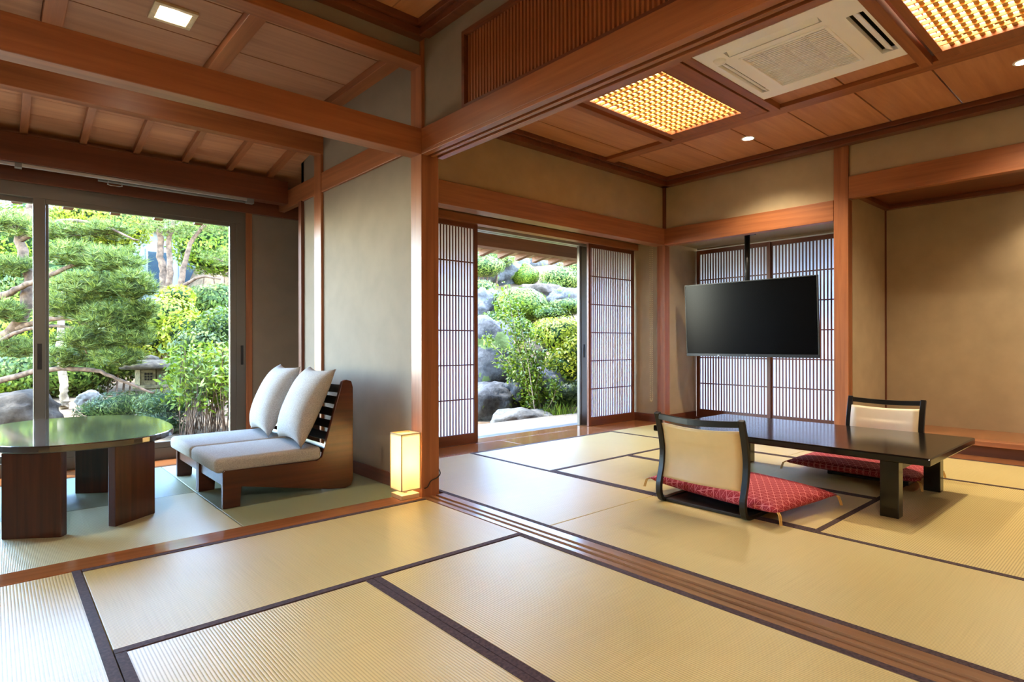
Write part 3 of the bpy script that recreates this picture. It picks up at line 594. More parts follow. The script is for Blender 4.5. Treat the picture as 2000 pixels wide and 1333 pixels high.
def floor_chair(x, yc, w, face, label, rot=0.0):
    g = group_of('legless_chair', (x, yc, 0), label, 'chair', 'legless floor chairs at the low table'); s = face; hw = w / 2
    pth = [(x + s * a, b) for a, b in smooth_path(SIDE)]
    for y0, y1 in ((yc - hw, yc - hw + 0.035), (yc + hw - 0.035, yc + hw)): mk('side_frame', strip(pth, y0, y1, 0.026, 0), 'black_wood', g, 0.003)
    V, Fc = [], []; n = 12
    for i in range(n + 1):      # curved top rail
        t = i / n; y = yc - hw + 0.03 + (w - 0.06) * t; bow = -0.03 * math.sin(math.pi * t); dip = -0.012 * math.sin(math.pi * t)
        for dx, dz in ((-.011, .535), (.011, .535), (.011, .572), (-.011, .572)): V.append((x + s * (-0.02 + dx + bow), y, dz - 0.012 + dip))
    for i in range(n):
        for k in range(4): Fc.append((i * 4 + k, i * 4 + (k + 1) % 4, i * 4 + 4 + (k + 1) % 4, i * 4 + 4 + k))
    Fc += [(0, 1, 2, 3), tuple(n * 4 + k for k in (3, 2, 1, 0))]; mk('top_rail', (np.array(V), Fc), 'black_wood', g, 0.003)
    bp = [q for q in smooth_path(SIDE, 8) if 0.155 < q[1] < 0.50]; m = 10   # upholstered back, bowed between the side frames
    def pad(off, th):
        V, Fc = [], []
        for q in bp:
            for j in range(m + 1):
                t = j / m; V.append((x + s * (q[0] + off - 0.03 * math.sin(math.pi * t)), yc - hw + 0.036 + (w - 0.072) * t, q[1] - 0.012 * math.sin(math.pi * t) * (q[1] > .4)))
        k0 = len(V); V += [(a + s * th, b, c) for a, b, c in V]
        rows = len(bp)
        for i in range(rows - 1):
            for j in range(m):
                a = i * (m + 1) + j; Fc.append((a, a + 1, a + m + 2, a + m + 1)); Fc.append((k0 + a, k0 + a + m + 1, k0 + a + m + 2, k0 + a + 1))
        for j in range(m): Fc.append((j, k0 + j, k0 + j + 1, j + 1)); a = (rows - 1) * (m + 1) + j; Fc.append((a, a + 1, k0 + a + 1, k0 + a))
        for i in range(rows - 1):
            a = i * (m + 1); Fc.append((a, a + m + 1, k0 + a + m + 1, k0 + a)); a += m; Fc.append((a, k0 + a, k0 + a + m + 1, a + m + 1))
        return np.array(V), Fc
    mk('back_pad', pad(0.006, 0.018), 'cream_leather', g, smooth=True); mk('back_pad_shaded', pad(-0.004, 0.0095), 'cream_leather_shaded', g, smooth=True)  # rear layer of the cream pad, its shaded tone painted in
    xs = sorted((x + s * 0.04, x + s * 0.42)); mk('seat_board', B(xs[0], xs[1], yc - hw + 0.036, yc + hw - 0.036, 0.002, 0.02), 'black_wood', g, 0.003)
floor_chair(3.135, 1.876, 0.585, 1, 'black framed legless chair turned with its plain cream back outward, red cushion at its foot')
floor_chair(5.18, 1.50, 0.53, -1, 'black framed legless chair with white padded back facing the table from the alcove side')
def floor_cushion(corners, th, label):
    A, Bc, Cc, Dc = [np.array(c + (0,), float) for c in corners]; o = (A + Bc + Cc + Dc) / 4; U = ((Bc + Cc) - (A + Dc)) / 4; Vv = ((Cc + Dc) - (A + Bc)) / 4
    o[2] = 0.024 + th; v, f = pillow(o, U, Vv, (0, 0, th), 28, 0.05, 0.15, 2.6, 0.42)
    g = group_of('floor_cushion', (o[0], o[1], 0.02), label, 'cushion', 'red patterned floor cushions')
    mk('cover', (v, f), 'red_fabric', g, smooth=True)
    for c in (A, Bc, Cc, Dc):
        d = (c - o); d[2] = 0; d /= np.linalg.norm(d); p0 = c + np.array([0, 0, 0.024 + th]) - d * 0.015
        pts = [p0, p0 + d * 0.02 + (0, 0, -0.01), p0 + d * 0.03 + (0, 0, -0.04), p0 + d * 0.035 + (0, 0, -0.06)]
        mk('tassel', join([tube([q + np.array([dx, -dx, 0]) for q in pts], 0.0025, 5) for dx in (-.004, 0, .004)]), 'tassel', g)
floor_cushion([(3.30, 2.36), (3.13, 1.40), (3.77, 1.34), (3.92, 2.28)], 0.066, 'red hemp-leaf patterned floor cushion on the cream-backed chair')
floor_cushion([(4.62, 2.03), (4.60, 1.13), (5.16, 1.13), (5.16, 2.03)], 0.05, 'red patterned floor cushion half hidden under the low table')
# ---- sunroom table
st_ = group_of('lounge_table', (0.40, 4.5, 0), 'dark wooden lounge table with rounded top and broad slab legs', 'table')
def superell(c, a, b, n, k=64):
    r = []
    for i in range(k):
        th = 2 * math.pi * i / k; cs, sn = math.cos(th), math.sin(th)
        r.append((c[0] + a * math.copysign(abs(cs) ** (2 / n), cs), c[1] + b * math.copysign(abs(sn) ** (2 / n), sn)))
    return r
mk('tabletop', extrude_poly(superell((0.40, 4.5), 0.475, 0.71, 2.6), 'Z', 0.440, 0.477), 'table_top_wood', st_, 0.006)
def slab(p, q, th, z1):
    p, q = np.array(p), np.array(q); d = (q - p) / np.linalg.norm(q - p); nrm = np.array([-d[1], d[0]]) * th
    return extrude_poly([tuple(p), tuple(q), tuple(q + nrm), tuple(p + nrm)], 'Z', 0.0, z1)
mk('leg', slab((0.03, 3.97), (0.262, 3.81), 0.05, 0.44), 'walnut_Z', st_, 0.004); mk('leg', slab((0.50, 3.83), (0.715, 3.985), 0.05, 0.44), 'walnut_Z', st_, 0.004)
mk('leg', slab((0.70, 4.73), (0.435, 4.90), 0.05, 0.44), 'walnut_Z', st_, 0.004); mk('leg', slab((0.33, 4.90), (0.06, 4.73), 0.05, 0.44), 'walnut_Z', st_, 0.004)
# ---- armless lounge chairs
PROF = [(1.035, 0.0), (1.135, 0.0), (1.143, 0.12), (1.70, 0.012), (1.82, 0.0), (1.865, 0.012), (1.88, 0.06), (1.88, 0.69), (1.868, 0.735), (1.83, 0.748), (1.80, 0.735), (1.655, 0.235), (1.62, 0.215), (1.06, 0.228), (1.045, 0.233), (1.035, 0.222)]
def lounge(y0, y1, label, pil):
    g = group_of('lounge_chair', (1.45, (y0 + y1) / 2, 0), label, 'armchair', 'armless lounge chairs side by side')
    for a, b in ((y0, y0 + 0.032), (y1 - 0.032, y1)): mk('side_panel', extrude_poly(PROF, 'Y', a, b), 'walnut_X', g, 0.004)
    mk('seat_board', join([B(1.07, 1.62, y0 + .032, y1 - .032, 0.19, 0.21), B(1.05, 1.075, y0 + .032, y1 - .032, 0.13, 0.21)]), 'walnut_X', g)
    sl = shared('back_slat', obox((0, 0, 0), (0.008, (y1 - y0) / 2 - 0.032, 0.028), np.array(Matrix.Rotation(0.29, 3, 'Y'))), 'black_wood')
    for i in range(6): z = 0.28 + i * 0.08; piece('back_slat', sl, (1.685 + (z - 0.235) * 0.29, (y0 + y1) / 2, z), g)
    c = mk('seat_cushion', B(0.992, 1.655, y0 + 0.004, y1 - 0.004, 0.214, 0.306), 'linen', g, 0.03, segs=4, smooth=True)
    a = 0.44; U = np.array([0.03, 0.295, 0.0]); Vv = np.array([math.sin(a), 0, math.cos(a)]) * 0.285; N = np.array([-math.cos(a), 0, math.sin(a)]) * 0.125
    p = mk('back_pillow', pillow((1.662, pil, 0.305 + 0.262), U, Vv, N, 24, 0.12, 0.5, 2.4, 0.5), 'linen', smooth=True)
    tag(p, label.replace('armless lounge chair', 'linen pillow leaning on the lounge chair'), 'pillow', 'linen back pillows')
lounge(3.80, 4.388, 'armless lounge chair nearer the glowing floor lamp', 4.09)
lounge(4.395, 5.0, 'armless lounge chair nearer the garden window', 4.70)
# ---- floor lamp
lp = group_of('paper_lamp', (2.0, 3.31, 0.003), 'small square paper floor lamp glowing beside the pillar', 'lamp')
mk('base', B(1.934, 2.066, 3.243, 3.375, 0.003, 0.032), 'pale_wood_X', lp, 0.003)
mk('stem', tube([(2.0, 3.31, 0.03), (2.0, 3.31, 0.09)], 0.012, 10), 'aluminium_pale', lp)
sh = []
a, b, c, d, z0, z1 = 1.932, 2.068, 3.241, 3.377, 0.060, 0.418
t = 0.0015
for q in (B(a, b, c, c + t, z0, z1), B(a, b, d - t, d, z0, z1), B(a, a + t, c + t, d - t, z0, z1), B(b - t, b, c + t, d - t, z0, z1), B(a + t, b - t, c + t, d - t, z1 - 0.012, z1 - 0.0105)): sh.append(q)
mk('shade', join(sh), 'shade_paper', lp)
e = 0.003
mk('shade_frame', join([B(x - e, x + e, y - e, y + e, z0, z1) for x in (a, b) for y in (c, d)] + [B(a, b, y - e, y + e, z - e, z + e) for y in (c, d) for z in (z0, z1)] + [B(x - e, x + e, c, d, z - e, z + e) for x in (a, b) for z in (z0, z1)]), 'beige_plastic', lp)
mk('bulb', lathe([(0.001, 0), (0.022, 0.01), (0.03, 0.035), (0.02, 0.06), (0.012, 0.08)], (2.0, 3.31, 0.15), 14), 'white_plastic', lp, smooth=True)
mk('power_cord', tube(smooth_path([(2.07, 3.33, 0.05), (2.10, 3.222, 0.06), (2.14, 3.222, 0.10), (2.19, 3.222, 0.115), (2.214, 3.225, 0.14), (2.214, 3.25, 0.17)]), 0.004, 6), 'cord', lp, smooth=True)
ld = bpy.data.lights.new('floor_lamp_bulb', 'POINT'); ld.energy = 6; ld.color = (1, .83, .55); ld.shadow_soft_size = 0.035
lo = bpy.data.objects.new('lamp_light', ld); COL.objects.link(lo); lo.parent = lp; lo.location = (0, 0, 0.22)

# ================================================================== GARDEN
def terrain(x, y):
    D = x * math.sin(YAW) + y * math.cos(YAW)
    w = min(1, max(0, (x - 2.8) / 2.2)); w = w * w * (3 - 2 * w)
    hr = max(0, 0.5 * (D - 8.7)); hl = max(0, (y - 8.5) * 0.03)
    return -0.12 + w * min(hr, 4.2) + (1 - w) * hl
def gv():
    xs = np.linspace(-9, 20, 90); yv = np.concatenate([np.linspace(5.70, 12, 50), np.linspace(12.4, 24, 25)])
    V = [(x, y, terrain(x, y) + 0.05 * mnoise.noise((x * 1.3, y * 1.3, 0)) - (0.03 if y > 5.8 else 0.06)) for x in xs for y in yv]; m = len(yv)
    Fc = [(i * m + j, (i + 1) * m + j, (i + 1) * m + j + 1, i * m + j + 1) for i in range(len(xs) - 1) for j in range(m - 1)]
    return np.array(V), Fc
gnd = mk('garden_ground', gv(), 'soil', smooth=True, org=np.zeros(3)); gnd['kind'] = 'structure'; gnd['label'] = 'earth of the garden'
struct('garden_bounce_gravel', B(7.6, 16, -6, 5.72, -0.2, -0.1), 'gravel', label='unseen pale gravel strip added to bounce daylight onto the paper windows')  # ground added out of view to reflect sun onto the bay paper
ev3 = struct_root('trim_30', (7.6, 3.2, 2.4), 'unseen wooden eave added to shade the paper windows')  # eave added out of view to cut sky light on the bay paper
mk('soffit_board', extrude_poly([(7.08, 2.42), (8.15, 2.22), (8.15, 2.25), (7.08, 2.45)], 'Y', 2.25, 4.9), 'outer_wood_Y', ev3)
mk('eave_roof', extrude_poly([(7.08, 2.46), (8.2, 2.255), (8.2, 2.33), (7.08, 2.7)], 'Y', 2.25, 4.9), 'roof_tile', ev3)
dk = struct_root('garden_deck', (4.5, 5.2, -0.1), 'pale deck boards outside the open doors'); dk['category'] = 'deck'
for i in range(9):
    y0 = 4.865 + i * 0.096; mk('deck_board', B(2.3, 8.5, y0, y0 + 0.092, -0.06, -0.012), 'deck_wood', dk, 0.002)
mk('deck_frame', B(2.3, 8.5, 4.87, 5.70, -0.2, -0.062), 'outer_wood_X', dk)
def rock(px, py, D, sx, sy, sz, mat, label, seed, zoff=None):
    c = at(px, py, D); b = bmesh.new(); bmesh.ops.create_icosphere(b, subdivisions=4, radius=1.0); V = []
    for v in b.verts:
        p = v.co.copy(); q = Vector((p.x * 1.3 + seed * 7.1, p.y * 1.3 - seed * 3.3, p.z * 1.3))
        k = 1 + 0.30 * mnoise.noise(q) + 0.14 * mnoise.noise(q * 2.7) + 0.05 * mnoise.noise(q * 7)
        pl = max(abs(p.x), abs(p.y), abs(p.z)); k *= 0.78 + 0.22 / max(pl, .6)
        V.append((c[0] + p.x * sx * k, c[1] + p.y * sy * k, c[2] + p.z * sz * k))
    Fc = [tuple(v.index for v in f.verts) for f in b.faces]; b.free()
    o = mk('boulder', (np.array(V), Fc), mat, smooth=True); tag(o, label, 'rock'); return o
rock(1022, 822, 8.25, 0.50, 0.30, 0.17, 'rock_pale', 'flat pale rock lying at the edge of the deck', 1)
rock(955, 790, 8.9, 0.48, 0.42, 0.34, 'rock_grey', 'rounded grey boulder under the tall mossy one', 2)
rock(948, 690, 9.8, 0.46, 0.55, 0.66, 'rock_grey', 'tall upright mossy boulder in the garden', 3)
rock(1062, 762, 9.2, 0.42, 0.36, 0.32, 'rock_grey', 'grey boulder behind the leafy sprawling branches', 4)
rock(1012, 765, 8.9, 0.22, 0.2, 0.18, 'rock_grey', 'small grey stone between two bigger boulders', 5)
rock(1055, 575, 12.6, 0.5, 0.4, 0.22, 'rock_brown', 'brown angular rock above the round clipped shrub', 6)
rock(975, 525, 14.0, 0.75, 0.6, 0.5, 'rock_grey', 'grey rock face at the top of the slope', 7)
rock(1060, 505, 15.6, 0.8, 0.6, 0.55, 'rock_grey', 'dark grey rock face under the eave rafters', 8)
rock(1115, 588, 12.4, 0.55, 0.4, 0.28, 'rock_grey', 'weathered grey rock under the pine at the slope', 9)
rock(940, 600, 11.6, 0.3, 0.4, 0.4, 'rock_grey', 'grey rock half behind the paper door', 10)
rock(20, 805, 7.6, 0.5, 0.45, 0.28, 'rock_brown', 'big brown rock outside the sunroom window', 11)
rock(172, 778, 9.0, 0.16, 0.16, 0.12, 'rock_pale', 'small pale stone near the slim pale trunk', 12)
rock(420, 600, 13.0, 0.9, 0.6, 0.35, 'rock_grey', 'broad grey rock behind the ferny shrub', 13)
# ---- foliage builders (numpy, one mesh per plant part)
def leaves(n, pos, nrm, size, asp=0.45, jit=0.7, seed=0):
    r = np.random.default_rng(seed); N = nrm + jit * r.normal(size=(n, 3)); N /= np.linalg.norm(N, axis=1)[:, None] + 1e-9
    T = r.normal(size=(n, 3)); T -= (T * N).sum(1)[:, None] * N; T /= np.linalg.norm(T, axis=1)[:, None] + 1e-9
    Bn = np.cross(N, T); s = size * r.uniform(0.6, 1.3, n)[:, None]
    V = np.stack([pos - T * s * 0.5, pos + Bn * s * asp * 0.5, pos + T * s * 0.5 + N * s * 0.08, pos - Bn * s * asp * 0.5], 1).reshape(-1, 3)
    return V
def mk_fast(name, V, nper, mat, parent):
    me = bpy.data.meshes.new(name); org = ORG[parent.name]; nv = len(V); nf = nv // nper
    me.vertices.add(nv); me.vertices.foreach_set('co', (V - org).astype(np.float32).ravel())
    me.loops.add(nv); me.loops.foreach_set('vertex_index', np.arange(nv, dtype=np.int32))
    me.polygons.add(nf); me.polygons.foreach_set('loop_start', np.arange(0, nv, nper, dtype=np.int32))
    me.update(calc_edges=True); me.materials.append(MAT[mat])
    o = bpy.data.objects.new(name, me); COL.objects.link(o); o.parent = parent; o['kind'] = 'stuff'; ORG[o.name] = org; return o
def blob_points(c, rad, n, r, shell=0.55):
    d = r.normal(size=(n, 3)); d /= np.linalg.norm(d, axis=1)[:, None]; k = r.uniform(shell, 1.0, n)[:, None] ** 0.7
    return c + d * k * np.asarray(rad), d
def shrub(name, blobs, mat, n, size, label, cat='shrub', core=0.8, shell=0.7, asp=0.5, jit=0.6, seed=1, group=None, stems=None):
    """blobs: [(px, py, D, rx, ry, rz)]; placed through the pixel direction at depth D, standing on the ground below"""
    r = np.random.default_rng(seed); cs = [at(b[0], b[1], b[2]) for b in blobs]
    base = np.mean(cs, 0); base[2] = terrain(base[0], base[1]); g = group_of(name, tuple(base), label, cat, group)
    vol = [b[3] * b[4] * b[5] for b in blobs]; P, Nn = [], []
    for c, b, v in zip(cs, blobs, vol):
        p, d = blob_points(c, b[3:6], max(30, int(n * v / sum(vol))), r, shell)
        w = np.array([mnoise.noise(Vector(q * 5.0)) for q in p]); p = p + d * (w[:, None] * 0.12 * min(b[3:6])); P.append(p); Nn.append(d)
    P = np.concatenate(P); Nn = np.concatenate(Nn)
    mk_fast('foliage', leaves(len(P), P, Nn, size, asp, jit, seed), 4, mat, g)
    if core:
        cores = []
        for c, b in zip(cs, blobs):
            bm = bmesh.new(); bmesh.ops.create_icosphere(bm, subdivisions=2, radius=1.0)
            cores.append((np.array([(c[0] + v.co.x * b[3] * core, c[1] + v.co.y * b[4] * core, c[2] + v.co.z * b[5] * core) for v in bm.verts]), [tuple(v.index for v in f.verts) for f in bm.faces])); bm.free()
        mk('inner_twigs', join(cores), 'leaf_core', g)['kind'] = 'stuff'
    st = []
    for c, b in zip(cs, blobs):
        for k in range(2): x, y = c[0] + r.uniform(-.3, .3) * b[3], c[1] + r.uniform(-.3, .3) * b[4]; st.append(tube([(x, y, terrain(x, y) - 0.05), (x + .03, y, (terrain(x, y) + c[2]) / 2), (c[0], c[1], c[2])], [0.02, 0.016, 0.01], 5))
    mk('stem', join(st), 'bark', g)['kind'] = 'stuff'; return g
def needles(name, tufts, per, length, mat, parent, seed):
    r = np.random.default_rng(seed); n = len(tufts) * per; c = np.repeat(np.asarray(tufts), per, 0)
    d = r.normal(size=(n, 3)); d[:, 2] = np.abs(d[:, 2]) * 0.8 + 0.1; d /= np.linalg.norm(d, axis=1)[:, None]
    s = np.cross(d, r.normal(size=(n, 3))); s /= np.linalg.norm(s, axis=1)[:, None]; L = length * r.uniform(.6, 1.2, n)[:, None]
    V = np.stack([c + s * 0.0036, c - s * 0.0036, c + d * L], 1).reshape(-1, 3); return mk_fast(name, V, 3, mat, parent)
def pine(name, limbs, pads, label, base, mat='needle', per=30, length=0.125, seed=3, bark='bark'):
    g = group_of(name, tuple(base), label, 'tree'); r = np.random.default_rng(seed)
    for i, (pts, r0, r1) in enumerate(limbs):
        pth = smooth_path([tuple(p) for p in pts], 5); n = len(pth)
        pth = [np.array(p) + r.normal(size=3) * r0 * 0.12 for p in pth]
        mk('trunk' if i == 0 else 'branch', tube(pth, [r0 + (r1 - r0) * k / (n - 1) for k in range(n)], 8), bark, g, smooth=True)
    T = []; tw = []
    for c, rad, n in pads:
        c = np.asarray(c, float); p, d = blob_points(c, rad, n, r, 0.25); T.append(p)
        for k in range(max(2, n // 14)): q = p[r.integers(len(p))]; tw.append(tube([c + (0, 0, -rad[2] * .4), (c + q) / 2 + (0, 0, -.02), q], [0.009, 0.006, 0.003], 4))
    needles('needles', np.concatenate(T), per, length, mat, g, seed); mk('twig', join(tw), bark, g); return g
A = at
# left garden: big pine reaching across the window
base = A(-120, 870, 8.2); base[2] = terrain(base[0], base[1]) - 0.05
limbs = [([base, A(-80, 760, 8.2), A(-30, 690, 8.1), A(30, 640, 8.0), A(60, 560, 8.0), A(40, 470, 8.1), A(70, 380, 8.2)], 0.11, 0.05),
         ([A(-60, 610, 8.2), A(0, 578, 8.0), A(40, 560, 7.8), A(110, 530, 7.6), A(200, 490, 7.5)], 0.06, 0.02),
         ([A(30, 640, 8.0), A(120, 620, 7.8), A(180, 640, 7.7), A(260, 690, 7.6)], 0.04, 0.012),
         ([A(-80, 740, 8.2), A(0, 742, 7.8), A(80, 722, 7.7), A(180, 722, 7.6), A(240, 745, 7.6), A(300, 768, 7.6)], 0.05, 0.012),
         ([A(40, 470, 8.1), A(120, 430, 7.9), A(200, 440, 7.8), A(270, 470, 7.7)], 0.035, 0.01),
         ([A(-30, 690, 8.1), A(10, 660, 7.7), A(60, 640, 7.6), A(140, 640, 7.5), A(170, 690, 7.5)], 0.035, 0.01)]
pads = []
for px, py, D, rx, rz, n in ((150, 500, 7.6, .38, .16, 130), (230, 510, 7.5, .34, .18, 130), (190, 560, 7.5, .42, .2, 170), (265, 555, 7.4, .26, .2, 120), (140, 600, 7.6, .3, .18, 110), (220, 620, 7.5, .4, .2, 160), (170, 665, 7.5, .36, .16, 120),
        (255, 655, 7.5, .28, .16, 90), (120, 455, 7.8, .35, .14, 100), (35, 440, 8.0, .34, .16, 100), (25, 520, 7.9, .3, .14, 80), (10, 610, 7.8, .26, .14, 70), (210, 450, 7.9, .3, .12, 80), (230, 700, 7.5, .3, .12, 80), (130, 700, 7.6, .26, .12, 60), (280, 610, 7.5, .2, .15, 60), (30, 680, 7.9, .3, .14, 80)):
    pads.append((A(px, py, D), (rx, rx, rz), int(n * 1.7)))
pine('pine_tree', limbs, pads, 'large pine spreading needled branches across the sunroom window', base)
b2 = A(125, 800, 9.4); b2[2] = terrain(b2[0], b2[1])
pine('young_pine', [([b2, A(126, 770, 9.4), A(122, 720, 9.4), A(118, 660, 9.4), A(128, 560, 9.4)], 0.07, 0.045)], [(A(128, 560, 9.4), (.5, .5, .25), 90), (A(100, 610, 9.5), (.4, .4, .2), 60)], 'slim pale-barked tree trunk standing near the small stone', b2, 'needle', seed=5, bark='bark_pale')
b3 = A(320, 740, 11.6); b3[2] = terrain(b3[0], b3[1])
pine('twisted_tree', [([b3, A(325, 640, 11.6), A(322, 575, 11.6), A(318, 530, 11.6), A(312, 480, 11.6), A(318, 420, 11.6)], 0.10, 0.05), ([A(325, 580, 11.6), A(332, 530, 11.5), A(332, 470, 11.6), A(345, 420, 11.7)], 0.07, 0.035),
     ([A(330, 600, 11.5), A(352, 560, 11.4), A(362, 510, 11.4), A(375, 470, 11.4), A(400, 440, 11.4)], 0.07, 0.03), ([A(352, 560, 11.4), A(392, 540, 11.3), A(430, 545, 11.2)], 0.04, 0.015)],
     [(A(330, 445, 11.5), (.5, .5, .2), 90), (A(400, 440, 11.4), (.6, .6, .22), 110), (A(435, 500, 11.2), (.45, .45, .25), 90), (A(280, 430, 11.8), (.6, .6, .22), 110), (A(430, 430, 11.6), (.5, .5, .25), 90)], 'gnarled tree with twisted bare trunks before the distant house', b3, 'needle', per=30, length=.11, seed=6)
LB = 'leaf_'
shrub('maple_shrub', [(330, 620, 10.0, .5, .4, .42), (300, 660, 9.9, .55, .4, .35), (370, 650, 9.9, .5, .4, .4), (345, 580, 10.2, .32, .3, .22)], 'leaf_yellow', 5200, .075, 'bright yellow-green maple shrub behind the stone lantern', seed=11, core=.62)
shrub('leafy_shrub', [(400, 680, 9.2, .55, .4, .35), (440, 640, 9.4, .45, .4, .35), (380, 720, 9.0, .5, .4, .25)], 'leaf_green', 5000, .07, 'soft green shrub between the maple shrub and the canes', seed=12, core=.65)
shrub('low_juniper', [(250, 790, 8.0, .5, .35, .2), (330, 790, 7.8, .45, .35, .22), (200, 800, 8.1, .35, .3, .15), (300, 830, 7.5, .4, .3, .18)], 'needle_dark', 6500, .06, 'low dark juniper spreading below the stone lantern', seed=13, core=.7, asp=.18)
# upright canes with leafy tops by the window corner
def canes(label, seed):
    r = np.random.default_rng(seed); c0 = A(415, 800, 7.4); c0[2] = terrain(c0[0], c0[1]); g = group_of('cane_shrub', tuple(c0), label, 'shrub'); cs, P = [], []
    for k in range(90):
        px = r.uniform(350, 480); D = r.uniform(7.0, 7.9); p = A(px, 800, D); p[2] = terrain(p[0], p[1]) - .03; h = r.uniform(.7, 1.15)
        q = p + np.array([r.normal() * .12, r.normal() * .12, h]); cs.append(tube([p, (p + q) / 2 + r.normal(size=3) * .03, q], [.007, .006, .004], 5))
        for m in range(60): P.append(q + r.normal(size=3) * np.array([.10, .10, .08]) - (0, 0, r.uniform(0, .38)))
    mk('cane', join(cs), 'bark', g)['kind'] = 'stuff'; P = np.array(P); mk_fast('foliage', leaves(len(P), P, np.tile([0, 0, 1.0], (len(P), 1)), .085, .38, 1.0, seed), 4, 'leaf_clipped', g)
canes('upright cane shrub with leafy tops outside the window corner', 21)
for i, (px, py, D, rx, rz, m, lab) in enumerate((
        (60, 470, 13.0, 1.2, .9, 'leaf_clipped', 'tall pale green tree seen behind the upper pine branches'), (200, 425, 13.6, 1.1, .7, 'leaf_yellow', 'yellow-green treetop above the pine in the background'),
        (150, 560, 13.0, 1.5, .8, 'leaf_green', 'green tree filling the gap behind the pine'), (440, 470, 14.0, 1.3, .9, 'leaf_clipped', 'light green tree beyond the twisted bare trunks'),
        (30, 640, 12.0, 1.3, .8, 'leaf_yellow', 'yellow-green shrub behind the thick pine limb'), (230, 680, 11.5, 1.1, .55, 'leaf_green', 'dense green shrub between pine and lantern'),
        (330, 395, 19.0, 2.0, .8, 'leaf_red', 'reddish autumn treetop above the distant house'), (110, 720, 11.0, 1.1, .5, 'leaf_green', 'green hedge behind the slim pale trunk'), (-60, 560, 13.0, 1.4, 1.2, 'leaf_green', 'tall green tree behind the thick end of the pine limbs'),
        (430, 590, 12.4, .8, .4, 'leaf_green', 'ferny grey-green shrub below the light green tree'), (-20, 740, 10.5, .9, .4, 'leaf_clipped', 'fresh green bush behind the big brown rock'))):
    shrub('background_tree', [(px, py, D, rx, .8 * rx, rz), (px + 25, py + 25, D + .3, rx * .7, .6 * rx, rz * .7), (px - 30, py + 15, D - .2, rx * .7, .6 * rx, rz * .7)], m, 8500, .085, lab, 'tree', seed=30 + i, core=.72)
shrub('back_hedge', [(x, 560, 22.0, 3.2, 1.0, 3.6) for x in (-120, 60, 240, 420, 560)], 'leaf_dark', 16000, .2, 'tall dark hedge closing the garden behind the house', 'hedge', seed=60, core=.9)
# distant house
hc = A(345, 560, 16.6); hg = group_of('distant_house', (hc[0], hc[1], terrain(hc[0], hc[1])), 'pale distant house wall with dark window behind the twisted trunks', 'house')
mk('wall', B(hc[0] - 1.0, hc[0] + 1.3, hc[1], hc[1] + .3, 0.2, 4.2), 'house_wall', hg)
for dx in (-.75, .05): w_ = mk('window_frame', B(hc[0] + dx, hc[0] + dx + .62, hc[1] - .04, hc[1], 2.35, 3.6), 'aluminium', hg); mk('pane', B(hc[0] + dx + .05, hc[0] + dx + .57, hc[1] - .05, hc[1] - .04, 2.42, 3.53), 'house_glass', w_)
mk('roof', extrude_poly([(hc[1] - .6, 4.1), (hc[1] + .5, 4.5), (hc[1] + .5, 4.6), (hc[1] - .6, 4.2)], 'X', hc[0] - 1.4, hc[0] + 1.7), 'roof_tile', hg)
# stone lantern
L0 = A(294, 735, 8.3); lz = terrain(L0[0], L0[1]); lx, ly = L0[0], L0[1]; lan = group_of('stone_lantern', (lx, ly, lz), 'mossy stone garden lantern with wide round roof', 'lantern')
mk('post', lathe([(.20, 0), (.20, .08), (.12, .12), (.11, .30), (.17, .36), (.2, .40)], (lx, ly, lz - .02), 14), 'lantern_stone', lan)
mk('platform', lathe([(.20, 0), (.22, .02), (.22, .06), (.17, .07)], (lx, ly, .36), 6), 'lantern_stone', lan)
fb = []
for k in range(6):
    th = math.pi / 3 * k + 0.2; fb.append(obox((lx + .15 * math.cos(th), ly + .15 * math.sin(th), .535), (.018, .085, .11), np.array(Matrix.Rotation(th, 3, 'Z'))))
mk('fire_box', join(fb), 'lantern_stone', lan)
tow = math.atan2(-ly, -lx)
best = min((math.pi / 3 * k + 0.2 for k in range(6)), key=lambda t: abs(((t - tow + math.pi) % (2 * math.pi)) - math.pi))
Rz = np.array(Matrix.Rotation(best, 3, 'Z')); hol = []
for i in range(3):
    for j in range(3): cc = np.array([.17, (i - 1) * .034, (j - 1) * .038]); cc = Rz @ cc; hol.append(obox((lx + cc[0], ly + cc[1], .54 + cc[2]), (.004, .012, .014), Rz))
mk('shaded_openings', join(hol), 'void_shade', lan)  # dark plates painted as the shade inside the lantern openings
mk('roof', lathe([(.17, 0), (.36, .01), (.385, .04), (.32, .09), (.2, .125), (.11, .14)], (lx, ly, .635), 20), 'lantern_roof', lan, smooth=True)
mk('finial', lathe([(.10, 0), (.115, .02), (.10, .05), (.05, .07), (.005, .085)], (lx, ly, .755), 16), 'lantern_roof', lan, smooth=True)
def bay_block_hedge():  # hedge added out of view, holds sky light off the bay paper
    r = np.random.default_rng(66); g = group_of('sky_block_hedge', (9.6, 2.9, -.1), 'unseen hedge added to block sky light from the paper windows', 'hedge'); P = []; N = []
    n = 9000; p = np.stack([9.3 + r.uniform(-.06, .06, n), r.uniform(-1.0, 6.0, n), r.uniform(-.1, 2.5, n)], 1)
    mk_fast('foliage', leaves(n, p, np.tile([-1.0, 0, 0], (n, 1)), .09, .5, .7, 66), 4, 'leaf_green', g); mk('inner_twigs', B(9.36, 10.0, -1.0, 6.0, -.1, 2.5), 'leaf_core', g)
bay_block_hedge()
